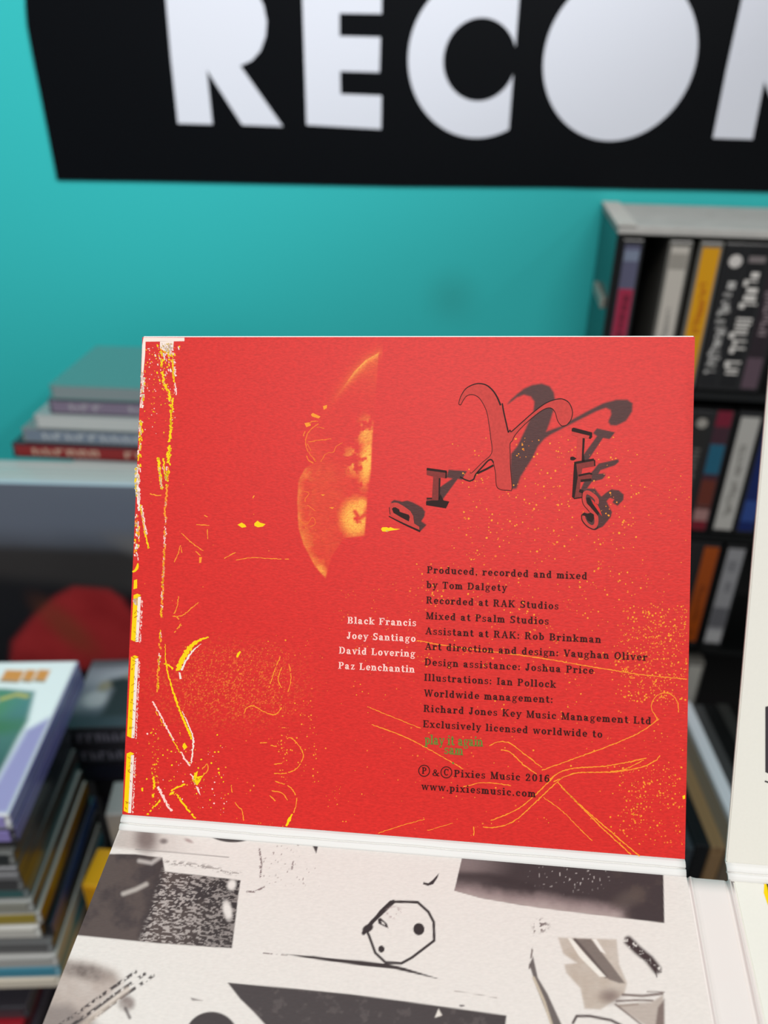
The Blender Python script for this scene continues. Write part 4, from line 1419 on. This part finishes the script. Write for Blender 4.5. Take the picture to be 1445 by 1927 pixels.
def glyph(ch):
    g = G(); adv = 0.7
    if ch == ' ':
        return g, 0.42
    if ch in 'bdhkl':
        top = 1.02
    if ch == 'a':
        g.arc(0.28, 0.50, 0.24, 0.21, 0, 170); g.rect(0.52 - T, 0.52, 0.08, 0.50); g.dot(0.13, 0.52, 0.085)
        g.arc(0.26, 0.20, 0.22, 0.21, 40, 330); g.rect(0.25, 0.45, 0.33, 0.41); g.rect(0.40, 0.64, 0.0, SH_); adv = 0.70
    elif ch == 'b':
        g.stem(0.18, 0, top, 0, 0); g.flag(0.18, top); g.arc(0.36, XH / 2, 0.28, XH / 2 + 0.01, -125, 125); adv = 0.70
    elif ch == 'c':
        g.arc(0.34, XH / 2, 0.29, XH / 2 + 0.01, 42, 325); g.dot(0.50, 0.50, 0.095); adv = 0.64
    elif ch == 'd':
        g.stem(0.50, 0, top, 0, 0); g.flag(0.50, top); g.rect(0.50, 0.66, 0, SH_); g.arc(0.32, XH / 2, 0.28, XH / 2 + 0.01, 55, 305); adv = 0.74
    elif ch == 'e':
        g.arc(0.34, XH / 2, 0.29, XH / 2 + 0.01, 0, 325); g.rect(0.1, 0.60, XH / 2 - 0.045, XH / 2 + 0.045); adv = 0.67
    elif ch == 'f':
        g.stem(0.22, 0, 0.8, 0.1, 0); g.arc(0.38, 0.80, 0.25, 0.22, 40, 180); g.rect(0.04, 0.46, XH - SH_, XH); g.dot(0.52, 0.86, 0.08); adv = 0.5
    elif ch == 'g':
        g.arc(0.30, 0.46, 0.24, 0.24, 0, 360, 0.13, 0.09); g.dot(0.60, 0.64, 0.07); g.rect(0.45, 0.60, 0.58, 0.66)
        g.arc(0.24, 0.16, 0.16, 0.11, 90, 270, 0.12, 0.08); g.rect(0.22, 0.46, 0.05, 0.15); g.arc(0.32, -0.10, 0.28, 0.19, 0, 360, 0.11, 0.08); adv = 0.68
    elif ch == 'h':
        g.stem(0.17, 0, top, 0.09, 0); g.flag(0.17, top); g.arc(0.37, 0.44, 0.245, 0.27, 0, 150); g.stem(0.528, 0, 0.45, 0.08, 0); adv = 0.74
    elif ch == 'i':
        g.stem(0.2, 0, XH, 0.1, 0); g.flag(0.2, XH); g.dot(0.19, 0.92, 0.105); adv = 0.42
    elif ch == 'k':
        g.stem(0.17, 0, top, 0.09, 0); g.flag(0.17, top); g.line(0.24, 0.28, 0.54, XH - 0.03, 0.10); g.line(0.32, 0.40, 0.58, 0.02, 0.15); g.rect(0.42, 0.70, XH - SH_, XH); g.rect(0.44, 0.72, 0, SH_); adv = 0.74
    elif ch == 'l':
        g.stem(0.2, 0, top, 0.1, 0); g.flag(0.2, top); adv = 0.42
    elif ch == 'm':
        g.stem(0.17, 0, XH, 0.08, 0); g.flag(0.17, XH)
        g.arc(0.34, 0.44, 0.225, 0.27, 0, 150); g.stem(0.478, 0, 0.45, 0.07, 0); g.arc(0.64, 0.44, 0.235, 0.27, 0, 150); g.stem(0.788, 0, 0.45, 0.08, 0); adv = 1.0
    elif ch == 'n':
        g.stem(0.17, 0, XH, 0.09, 0); g.flag(0.17, XH); g.arc(0.37, 0.44, 0.245, 0.27, 0, 150); g.stem(0.528, 0, 0.45, 0.08, 0); adv = 0.74
    elif ch == 'o':
        g.arc(0.35, XH / 2, 0.30, XH / 2 + 0.01, 0, 360, n=24); adv = 0.70
    elif ch == 'p':
        g.stem(0.18, -0.28, XH, 0.09, 0); g.flag(0.18, XH); g.arc(0.36, XH / 2, 0.29, XH / 2 + 0.01, -125, 125); adv = 0.71
    elif ch == 'r':
        g.stem(0.18, 0, XH, 0.1, 0); g.flag(0.18, XH); g.arc(0.40, 0.42, 0.22, 0.28, 60, 165, 0.13, 0.11); g.dot(0.48, 0.56, 0.10); adv = 0.60
    elif ch == 's':
        g.arc(0.28, 0.505, 0.22, 0.205, 30, 270, 0.13, 0.10); g.arc(0.28, 0.20, 0.235, 0.21, -150, 90, 0.13, 0.10); g.rect(0.42, 0.48, 0.50, XH); g.rect(0.05, 0.11, 0.0, 0.22); adv = 0.57
    elif ch == 't':
        g.rect(0.22 - T / 2, 0.22 + T / 2, 0.18, 0.92); g.rect(0.04, 0.44, XH - SH_, XH); g.arc(0.34, 0.19, 0.2075, 0.2, 180, 340, T, N_); adv = 0.52
    elif ch == 'u':
        g.stem(0.18, 0.24, XH, 0, 0); g.flag(0.18, XH); g.arc(0.34, 0.26, 0.2475, 0.27, 180, 320); g.stem(0.53, 0, XH, 0, 0); g.flag(0.53, XH); g.rect(0.53, 0.70, 0, SH_); adv = 0.75
    elif ch == 'v':
        g.line(0.14, XH, 0.35, 0, 0.16); g.line(0.56, XH, 0.35, 0, 0.10); g.rect(0.0, 0.30, XH - SH_, XH); g.rect(0.44, 0.70, XH - SH_, XH); adv = 0.68
    elif ch == 'w':
        g.line(0.13, XH, 0.30, 0, 0.15); g.line(0.48, XH, 0.30, 0, 0.09); g.line(0.48, XH, 0.66, 0, 0.15); g.line(0.84, XH, 0.66, 0, 0.09)
        g.rect(0.0, 0.28, XH - SH_, XH); g.rect(0.38, 0.58, XH - SH_, XH); g.rect(0.72, 0.97, XH - SH_, XH); adv = 0.96
    elif ch == 'x':
        g.line(0.14, XH, 0.54, 0, 0.16); g.line(0.53, XH, 0.14, 0, 0.09); g.rect(0.0, 0.30, XH - SH_, XH); g.rect(0.42, 0.66, XH - SH_, XH); g.rect(0.0, 0.28, 0, SH_); g.rect(0.39, 0.70, 0, SH_); adv = 0.70
    elif ch == 'y':
        g.line(0.14, XH, 0.36, 0, 0.16); g.line(0.57, XH, 0.26, -0.26, 0.10); g.rect(0.0, 0.30, XH - SH_, XH); g.rect(0.44, 0.70, XH - SH_, XH); g.dot(0.16, -0.20, 0.09); g.rect(0.14, 0.28, -0.29, -0.20); adv = 0.68
    elif ch == 'z':
        g.rect(0.06, 0.54, XH - 0.1, XH); g.rect(0.06, 0.56, 0, 0.1); g.line(0.45, XH - 0.05, 0.15, 0.05, 0.14); g.rect(0.06, 0.13, 0.5, XH); g.rect(0.49, 0.56, 0, 0.22); adv = 0.62
    elif ch == 'A':
        g.line(0.41, 1.0, 0.14, 0, 0.10); g.line(0.41, 1.0, 0.70, 0, 0.18); g.rect(0.22, 0.62, 0.28, 0.37); g.rect(0.0, 0.30, 0, SH_); g.rect(0.54, 0.86, 0, SH_); adv = 0.88
    elif ch == 'B':
        g.stem(0.20, 0, 1, 0.08, 0.08); g.arc(0.42, 0.745, 0.27, 0.255, -90, 90); g.arc(0.44, 0.26, 0.30, 0.26, -90, 90); g.rect(0.2, 0.44, 0, SH_); g.rect(0.2, 0.44, 0.46, 0.55); g.rect(0.2, 0.44, 0.905, 1.0); adv = 0.82
    elif ch == 'C':
        g.arc(0.44, 0.5, 0.39, 0.51, 45, 318); g.rect(0.68, 0.76, 0.62, 1.0); adv = 0.84
    elif ch == 'D':
        g.stem(0.20, 0, 1, 0.08, 0.08); g.arc(0.40, 0.5, 0.42, 0.5, -90, 90); g.rect(0.2, 0.42, 0, SH_); g.rect(0.2, 0.42, 1 - SH_, 1); adv = 0.90
    elif ch in 'EF':
        g.stem(0.20, 0, 1, 0.08, 0.08); g.rect(0.2, 0.70, 1 - SH_, 1); g.rect(0.63, 0.72, 0.68, 1.0); g.rect(0.2, 0.50, 0.46, 0.55); g.rect(0.44, 0.51, 0.36, 0.66)
        if ch == 'E':
            g.rect(0.2, 0.72, 0, SH_); g.rect(0.65, 0.74, 0, 0.32)
        adv = 0.80
    elif ch == 'I':
        g.stem(0.22, 0, 1, 0.1, 0.1); adv = 0.46
    elif ch == 'J':
        g.rect(0.36 - T / 2, 0.36 + T / 2, 0.22, 1.0); g.rect(0.18, 0.54, 1 - SH_, 1); g.arc(0.2375, 0.24, 0.21, 0.26, 180, 360); g.dot(0.12, 0.24, 0.10); adv = 0.62
    elif ch == 'K':
        g.stem(0.20, 0, 1, 0.08, 0.08); g.line(0.27, 0.38, 0.66, 0.97, 0.10); g.line(0.38, 0.56, 0.72, 0.03, 0.18); g.rect(0.54, 0.84, 1 - SH_, 1); g.rect(0.56, 0.90, 0, SH_); adv = 0.90
    elif ch == 'L':
        g.stem(0.20, 0, 1, 0.08, 0.10); g.rect(0.2, 0.70, 0, SH_); g.rect(0.62, 0.71, 0, 0.34); adv = 0.76
    elif ch == 'M':
        g.stem(0.17, 0, 1, 0.09, 0.02, w=0.10); g.stem(0.83, 0, 1, 0.08, 0.02); g.line(0.20, 1.0, 0.50, 0.02, 0.18); g.line(0.80, 1.0, 0.50, 0.02, 0.09); g.rect(0.03, 0.25, 1 - SH_, 1); g.rect(0.75, 1.0, 1 - SH_, 1); adv = 1.04
    elif ch == 'O':
        g.arc(0.45, 0.5, 0.40, 0.51, 0, 360, n=26); adv = 0.90
    elif ch == 'P':
        g.stem(0.20, 0, 1, 0.09, 0.08); g.arc(0.42, 0.72, 0.29, 0.28, -90, 90); g.rect(0.2, 0.44, 0.44, 0.535); g.rect(0.2, 0.44, 0.905, 1.0); adv = 0.78
    elif ch == 'R':
        g.stem(0.20, 0, 1, 0.09, 0.08); g.arc(0.42, 0.74, 0.28, 0.26, -90, 90); g.rect(0.2, 0.44, 0.48, 0.57); g.rect(0.2, 0.44, 0.905, 1.0); g.line(0.46, 0.52, 0.66, 0.03, 0.17); g.rect(0.58, 0.86, 0, SH_); adv = 0.88
    elif ch == 'S':
        g.arc(0.36, 0.745, 0.28, 0.265, 25, 270); g.arc(0.37, 0.27, 0.30, 0.28, -150, 90); g.rect(0.57, 0.65, 0.70, 1.0); g.rect(0.06, 0.14, 0.0, 0.30); adv = 0.74
    elif ch == 'T':
        g.stem(0.40, 0, 1, 0.11, 0); g.rect(0.05, 0.75, 1 - SH_, 1); g.rect(0.05, 0.13, 0.66, 1); g.rect(0.67, 0.75, 0.66, 1); adv = 0.80
    elif ch == 'V':
        g.line(0.16, 1.0, 0.44, 0, 0.19); g.line(0.71, 1.0, 0.44, 0, 0.10); g.rect(0.0, 0.32, 1 - SH_, 1); g.rect(0.57, 0.86, 1 - SH_, 1); adv = 0.84
    elif ch == 'W':
        g.line(0.14, 1.0, 0.36, 0, 0.17); g.line(0.60, 1.0, 0.36, 0, 0.09); g.line(0.60, 1.0, 0.82, 0, 0.17); g.line(1.03, 1.0, 0.82, 0, 0.09); g.rect(0, 0.30, 1 - SH_, 1); g.rect(0.48, 0.72, 1 - SH_, 1); g.rect(0.90, 1.18, 1 - SH_, 1); adv = 1.16
    elif ch == '2':
        g.arc(0.33, 0.72, 0.27, 0.29, -20, 170, T, 0.11); g.line(0.52, 0.64, 0.14, 0.08, 0.14); g.rect(0.06, 0.62, 0, 0.12); g.rect(0.55, 0.62, 0, 0.28); g.dot(0.16, 0.70, 0.09); adv = 0.72
    elif ch == '0':
        g.arc(0.36, 0.5, 0.31, 0.51, 0, 360, n=24); adv = 0.74
    elif ch == '1':
        g.stem(0.30, 0, 1, 0.12, 0); g.rect(0.10, 0.3, 0.80, 0.90); adv = 0.60
    elif ch == '6':
        g.arc(0.36, 0.32, 0.31, 0.33, 0, 360, n=22); g.arc(0.46, 0.5, 0.41, 0.51, 75, 190); g.dot(0.54, 0.88, 0.09); adv = 0.74
    elif ch == '&':
        g.arc(0.36, 0.77, 0.20, 0.24, 0, 360, 0.12, 0.09); g.arc(0.34, 0.27, 0.31, 0.28, 70, 330, 0.15, 0.10); g.line(0.26, 0.66, 0.74, 0.02, 0.16); g.line(0.76, 0.50, 0.52, 0.06, 0.09); g.rect(0.62, 0.90, 0.44, 0.53); g.rect(0.62, 0.90, 0, SH_); adv = 0.92
    elif ch == '.':
        g.dot(0.16, 0.10, 0.105); adv = 0.34
    elif ch == ',':
        g.dot(0.16, 0.10, 0.105); g.q([(0.20, 0.14), (0.265, 0.08), (0.16, -0.16), (0.10, -0.14)]); adv = 0.34
    elif ch == ':':
        g.dot(0.16, 0.10, 0.105); g.dot(0.16, 0.56, 0.105); adv = 0.36
    return g, adv


TRACK = 0.075


def text_line(sink, s, p0, p1, cap, m, track=TRACK):
    """lay s on the panel from pixel p0 to p1 (baseline); cap = capital height in metres"""
    A, B = sink.P([p0, p1])
    ax = unit(B - A)
    upv = unit(np.cross(sink.n, ax))
    if upv @ PV < 0:
        upv = -upv
    gl = [glyph(c) for c in s]
    tot = sum(a for _, a in gl) + track * (len(s) - 1)
    sx = np.linalg.norm(B - A) / tot
    x = 0
    for g, a in gl:
        if g.v:
            gv = np.array(g.v)
            sink.add3(A[None] + np.outer((gv[:, 0] + x) * sx, ax) + np.outer(gv[:, 1] * cap, upv), g.f, m)
        x += a + track


CAP = 0.00172
tx = Ink(BL, PN, 0.00014)
for s, x0, y0, x1, y1 in (
        ('Produced, recorded and mixed', 803, 1078.5, 1105.5, 1090.5), ('by Tom Dalgety', 802, 1106.5, 954, 1112.5), ('Recorded at RAK Studios', 801.5, 1135.5, 1051.5, 1147),
        ('Mixed at Psalm Studios', 801, 1165, 1033, 1175.5), ('Assistant at RAK: Rob Brinkman', 800, 1193.5, 1131.5, 1210), ('Art direction and design: Vaughan Oliver', 799.5, 1222.5, 1218.5, 1243.5),
        ('Design assistance: Joshua Price', 798.5, 1252, 1117.5, 1268.5), ('Illustrations: Ian Pollock', 797.5, 1281, 1046.5, 1294.5), ('Worldwide management:', 797.5, 1310.5, 1041, 1323),
        ('Richard Jones Key Music Management Ltd', 796.5, 1339.5, 1226, 1363.5), ('Exclusively licensed worldwide to', 795.5, 1368.5, 1134, 1388.5),
        ('Pixies Music 2016', 854, 1462, 1035, 1472), ('www.pixiesmusic.com', 792.5, 1486, 1008.5, 1500.5)):
    text_line(tx, s, (x0, y0), (x1, y1), CAP, ink_k)
text_line(tx, 'P', (793.5, 1456), (803, 1456.6), CAP * 0.92, ink_k)
text_line(tx, '&', (813, 1460), (827, 1461), CAP * 0.92, ink_k)
text_line(tx, 'C', (834.5, 1459), (844.5, 1459.6), CAP * 0.92, ink_k)
for cx_, cy_ in ((798, 1450.5), (839.8, 1453.5)):
    a = np.linspace(0, 2 * PI, 33)
    tx.stroke([(cx_ + 10.2 * math.cos(t), cy_ + 10.4 * math.sin(t)) for t in a], 1.7, ink_k, step=2)
tx.build('credits_text', red_panel)['label'] = 'dark slab serif credits'

tw = Ink(BL, PN, 0.00014)
for s, x0, y0, x1, y1 in (('Black Francis', 653.5, 1173.5, 783.5, 1178.5), ('Joey Santiago', 652, 1202, 782.5, 1208), ('David Lovering', 637.5, 1230, 781.5, 1236.5), ('Paz Lenchantin', 636.5, 1258.5, 780.5, 1266)):
    text_line(tw, s, (x0, y0), (x1, y1), CAP, ink_p)
tw.build('names_text', red_panel)['label'] = 'pale slab serif names'

tg = Ink(BL, PN, 0.00014)
text_line(tg, 'play it again', (799, 1400.5), (909.5, 1405), 0.00235, ink_g, track=-0.03)
text_line(tg, 'sam', (835, 1418.5), (872, 1421.5), 0.00225, ink_g, track=-0.03)
tg.dots([(852.5, 1436)], [2.0], ink_g, sides=8)
tg.build('green_mark', red_panel)['label'] = 'green lettered mark'

# ------------------------------------------------------------------ collage print on the lower panel
def art_low(px, py):
    n = len(px)
    c = np.tile(lin((225, 217, 210)), (n, 1))
    nz = fbm(px, py, 14, 5); n2 = fbm(px, py, 40, 8)
    fine = vnoise(px * 0.8, py * 0.8, 31)
    dark = (78, 66, 65)
    # brownish smear under the fold at the left
    m = pmask(px, py, [(228, 1554), (345, 1566), (400, 1606), (300, 1603), (208, 1594)], 6) * 0.5 * sstep(400, 240, px)
    c = over(c, (150, 128, 120), m)
    c = over(c, (108, 90, 86), emask(px, py, 275, 1578, 20, 26, 0.7) * 0.85)
    c = over(c, (96, 80, 78), emask(px, py, 308, 1583, 7, 5, 0.7) * .8)
    c = over(c, (150, 120, 118), emask(px, py, 355, 1582, 8, 3, 0.7, .4) * .7)
    c = over(c, (150, 142, 138), lmask(px, py, [(255, 1598), (330, 1604), (430, 1613)], 1.6, .8))
    # half disc at the fold
    c = over(c, (74, 66, 65), emask(px, py, 434, 1566, 44, 19, 0.06, 0.06))
    # splatter near the top
    for p_ in ([(488, 1598), (492, 1625), (490, 1650)], [(560, 1590), (575, 1580), (585, 1588)], [(552, 1622), (549, 1635)], [(465, 1678), (480, 1678), (497, 1669)]):
        c = over(c, (120, 98, 98), lmask(px, py, p_, 3.2, 1.2) * sstep(.38, .55, fine + .08))
    c = over(c, (70, 60, 60), pmask(px, py, [(586, 1587), (599, 1590), (595, 1606)], 1.2))
    spk = pmask(px, py, [(470, 1585), (600, 1585), (600, 1665), (470, 1665)], 8) * sstep(.86, .93, vnoise(px * .27, py * .27, 61)) * sstep(.4, .6, n2)
    c = over(c, (128, 106, 104), spk * .8)
    # dark block with a ribbed right half
    blk = [(205, 1607), (255, 1608), (305, 1614), (310, 1640), (380, 1648), (452, 1657), (447, 1690), (444, 1720), (436, 1784), (300, 1775), (135, 1759)]
    m = pmask(px, py, blk, 1.6)
    c = over(c, (86, 72, 68), m)
    c = over(c, (66, 54, 54), m * sstep(.4, .7, n2))
    c = over(c, (60, 48, 48), lmask(px, py, [(306, 1612), (290, 1690), (268, 1760)], 18, 7) * m * .8)
    rib = sstep(-6, 10, px - (305 - (py - 1640) * 0.33)) * m
    q = fbm(px * 0.75 + 10 * nz + 0.35 * py, py * 1.7 - 0.25 * px, 4.6, 90, 3)
    rm = sstep(.50, .60, q)
    dens = 0.75 - 0.35 * sstep(300, 440, px)
    c = over(c, (48, 40, 40), rib * sstep(300, 420, px) * .8)
    c = over(c, (196, 184, 178), rib * rm * dens)
    c = over(c, (225, 217, 210), emask(px, py, 436, 1665, 8, 10, .5, .3) + emask(px, py, 428, 1713, 8, 18, .5, -.2))
    c = over(c, (196, 186, 178), lmask(px, py, [(232, 1682), (255, 1674), (275, 1664)], 8, 4) * .75)
    c = over(c, (206, 196, 190), lmask(px, py, [(262, 1620), (285, 1624), (300, 1614)], 7, 4) * .7)
    c = over(c, (120, 108, 104), lmask(px, py, [(310, 1622), (380, 1630), (450, 1645)], 8, 4) * sstep(.5, .6, q) * .7)
    # brown smear and streaks at the lower left
    m = pmask(px, py, [(118, 1805), (175, 1812), (215, 1828), (230, 1850), (160, 1935), (60, 1960), (60, 1900)], 14)
    c = over(c, (176, 158, 148), m * (.55 + .5 * n2))
    c = over(c, (104, 90, 84), emask(px, py, 160, 1828, 46, 14, .8, .2) * (.4 + .8 * nz))
    c = over(c, (112, 98, 94), pmask(px, py, [(60, 1890), (130, 1890), (190, 1935), (60, 1980)], 14) * .7)
    for k, (x0, y0) in enumerate(((255, 1829), (272, 1833), (288, 1836))):
        p_ = [(x0, y0), (x0 - 55, y0 + 38), (x0 - 110, y0 + 78), (x0 - 160, y0 + 112)]
        c = over(c, (58, 48, 48), lmask(px, py, p_, 6, 2) * sstep(.36, .52, fbm(px, py, 7, 50 + k)) * .95)
    c = over(c, (200, 182, 168), lmask(px, py, [(240, 1862), (205, 1890), (150, 1935)], 10, 4) * .7)
    c = over(c, (124, 106, 100), emask(px, py, 238, 1888, 15, 14, .5) * (.5 + .6 * nz))
    c = over(c, (74, 62, 62), lmask(px, py, [(236, 1898), (244, 1915)], 6, 2.5) * .8)
    # big dark wedge and round at the bottom
    w_ = [(428, 1849), (470, 1853), (560, 1861), (660, 1871), (760, 1884), (860, 1898), (953, 1911), (950, 1935), (950, 2050), (560, 2050), (505, 1935), (478, 1905), (452, 1880)]
    m = pmask(px, py, w_, 1.5)
    c = over(c, (70, 61, 61), m)
    c = over(c, (96, 86, 84), m * sstep(.60, .75, nz) * .5)
    c = over(c, (226, 216, 206), pmask(px, py, [(825, 1898), (832, 1911), (818, 1915)], 1.2))
    c = over(c, (66, 57, 57), emask(px, py, 398, 1952, 50, 48, .035))
    c = over(c, (110, 96, 94), pmask(px, py, [(358, 1877), (382, 1883), (362, 1883)], 1.5) * .8)
    # horizon line under the ring
    c = over(c, (120, 104, 102), lmask(px, py, [(488, 1793), (540, 1797)], 2, 1) * sstep(.4, .5, nz))
    c = over(c, (58, 47, 47), pmask(px, py, [(535, 1796), (590, 1799), (620, 1803), (680, 1808), (730, 1814), (760, 1821), (820, 1840), (828, 1843), (740, 1823), (680, 1817), (600, 1806)], 1.0))
    # tick
    c = over(c, (56, 44, 46), pmask(px, py, [(826, 1643), (823, 1652), (815, 1664), (805, 1667), (796, 1664), (797, 1660), (806, 1662), (814, 1656)], 1.0))
    # ring shape with spots
    ring = [(694, 1745), (716, 1715), (735, 1697), (762, 1697), (786, 1698), (806, 1716), (816, 1735), (817, 1770), (800, 1783), (775, 1802), (755, 1813), (725, 1811), (706, 1793), (694, 1760), (690, 1752)]
    c = over(c, (52, 41, 42), lmask(px, py, ring + [ring[0]], 5.0, 1.0))
    c = over(c, (52, 41, 42), lmask(px, py, [(684, 1756), (700, 1735), (740, 1697)], 7.5, 1.2))
    c = over(c, (52, 41, 42), emask(px, py, 692, 1747, 11, 7, .2, -.5))
    c = over(c, (52, 41, 42), emask(px, py, 788, 1748.5, 10.5, 11.5, .08))
    c = over(c, (52, 41, 42), emask(px, py, 717.5, 1786, 6, 6.5, .12))
    c = over(c, (52, 41, 42), pmask(px, py, [(711, 1730), (716, 1727), (728, 1738), (731, 1747), (722, 1743), (712, 1738)], 1.0))
    c = over(c, (225, 217, 210), pmask(px, py, [(717, 1733), (723, 1737), (725, 1741), (719, 1739)], .8))
    c = over(c, (176, 156, 154), emask(px, py, 741, 1717, 14, 11, .4) * sstep(.5, .56, fbm(px, py, 5, 71)) * .9)
    # small blot and thin line
    c = over(c, (150, 138, 132), lmask(px, py, [(855, 1865), (890, 1870), (935, 1878)], 1.2, .7) * .7)
    c = over(c, (70, 58, 58), emask(px, py, 869, 1892.5, 5, 2, .3))
    # dark photograph strip upper right
    st = [(870, 1612), (1248, 1645), (1250, 1737), (1160, 1726), (1060, 1714), (980, 1703), (905, 1690), (855, 1676)]
    m = pmask(px, py, st, 1.2)
    c = over(c, (64, 51, 52), m)
    ed = 1658 + (px - 860) * 0.125 - 8 + 14 * n2
    band = sstep(-6, 18, py - ed - 4 * nz) * sstep(1195, 1150, px + 30 * n2 - 15)
    c = over(c, (150, 130, 128), band * m * .85)
    c = over(c, (190, 172, 166), band * sstep(12, 34, py - ed) * m * .6)
    c = over(c, (142, 124, 122), m * emask(px, py, 868, 1625, 60, 26, .9) * .7)
    c = over(c, (58, 45, 46), m * lmask(px, py, [(862, 1648), (920, 1650), (1000, 1668)], 14, 6) * .8)
    c = over(c, (96, 82, 76), m * emask(px, py, 1185, 1690, 26, 14, .9, -.4) * .6)
    c = over(c, (205, 195, 190), m * sstep(.86, .92, vnoise(px * .28, py * .28, 15)) * emask(px, py, 1075, 1648, 70, 26, .6) * .7)
    c = over(c, (92, 76, 68), m * sstep(.55, .7, n2) * sstep(1120, 1220, px) * .4)
    # pen drawing and brown wash lower right
    c = over(c, (112, 94, 92), emask(px, py, 1018, 1742, 14, 12, .5) * sstep(.50, .58, fbm(px, py, 6, 33)) * .95)
    c = over(c, (110, 94, 90), lmask(px, py, [(1006, 1752), (1001, 1790), (996, 1822)], 3, 1.2) * sstep(.40, .52, nz))
    c = over(c, (78, 64, 62), pmask(px, py, [(996, 1815), (1003, 1800), (1012, 1840), (1030, 1870), (1060, 1935), (1040, 1935), (1010, 1860)], 1.6) * .9)
    c = over(c, (196, 180, 160), lmask(px, py, [(1004, 1840), (1024, 1885), (1040, 1935)], 5, 1.5))
    wash = pmask(px, py, [(1050, 1764), (1100, 1766), (1160, 1768), (1165, 1815), (1180, 1850), (1175, 1870), (1130, 1900), (1100, 1898), (1092, 1860), (1065, 1830), (1062, 1815), (1085, 1812), (1060, 1795)], 3)
    c = over(c, (186, 170, 156), wash * (.65 + .5 * n2))
    c = over(c, (112, 98, 92), pmask(px, py, [(1076, 1766), (1112, 1767), (1150, 1815), (1176, 1850), (1165, 1850), (1145, 1843), (1110, 1805)], 2) * .9)
    c = over(c, (80, 66, 64), lmask(px, py, [(1082, 1768), (1110, 1800), (1140, 1838)], 5, 2.5) * .8)
    c = over(c, (232, 224, 214), pmask(px, py, [(1068, 1765), (1076, 1766), (1100, 1795), (1140, 1838), (1128, 1838), (1090, 1800)], 1.5))
    c = over(c, (232, 224, 216), pmask(px, py, [(1114, 1767), (1122, 1767), (1140, 1795), (1130, 1790)], 1.5))
    c = over(c, (122, 102, 96), emask(px, py, 1148, 1875, 18, 12, .9) * .8)
    c = over(c, (64, 48, 48), lmask(px, py, [(1182, 1770), (1200, 1788), (1222, 1806), (1236, 1824)], 17, 4) * sstep(.28, .42, fbm(px, py, 8, 44)))
    c = over(c, (64, 48, 48), lmask(px, py, [(1230, 1822), (1236, 1838)], 2.4, 1) + lmask(px, py, [(1236, 1826), (1244, 1829)], 2, 1))
    for p_, w2 in (([(1172, 1872), (1210, 1874), (1246, 1870)], 5), ([(1160, 1884), (1200, 1882), (1228, 1883)], 4), ([(1165, 1893), (1200, 1890)], 3.5), ([(1218, 1866), (1250, 1867)], 2)):
        c = over(c, (110, 92, 86), lmask(px, py, p_, w2, 1.5) * .9)
    c = over(c, (166, 148, 136), pmask(px, py, [(1155, 1890), (1225, 1886), (1248, 1872), (1250, 1960), (1215, 1930)], 3) * .75)
    c = over(c, (116, 98, 92), pmask(px, py, [(1238, 1896), (1250, 1880), (1250, 1975), (1232, 1940)], 3) * .9)
    c = over(c, (110, 92, 86), lmask(px, py, [(1158, 1890), (1190, 1915), (1215, 1935)], 3, 1.5))
    c = over(c, (80, 66, 64), lmask(px, py, [(1078, 1925), (1085, 1912), (1110, 1912), (1150, 1920), (1180, 1935)], 5, 1.5))
    # ink that continues beyond the frame, out of sight
    return c


Pl = panel_pts(LBL - LV * LLEN, PU, LV, LN, 0.00005, PW, LLEN)


def fn_low(u, v):
    px, py = project(Pl(u, v) + root_loc)
    return art_low(px, py)


paint_grid('collage_print', Pl, 640, 570, fn_low, mat_print('collage_card_print', rough=0.5, bump=0.2, spec=0.3, grain=0.05), low_panel)

# dark print at the outer part of the upper right wing, yellow and black print on the lower right wing
uw = Ink(E0, UN, 0.00006)
ik = mat('ink_violet_black', (52, 44, 50), rough=0.5)
uw.poly([(1440, 1330), (1475, 1322), (1475, 1470), (1440, 1453)], ik)
uw.stroke([(1439, 1470), (1448, 1473)], 3, ik)
uw.build('wing_print', rup)['label'] = 'dark printed block'
lw = Ink(A0, WNm, 0.00006)
lw.poly([(1438, 1663), (1444, 1664), (1448, 1692), (1448, 1712), (1443, 1698), (1437, 1680)], ink_y)
lw.poly([(1442, 1663), (1475, 1670), (1475, 1730), (1450, 1712), (1446, 1690)], ik)
lw.build('wing_print', rlow)['label'] = 'yellow and black print'
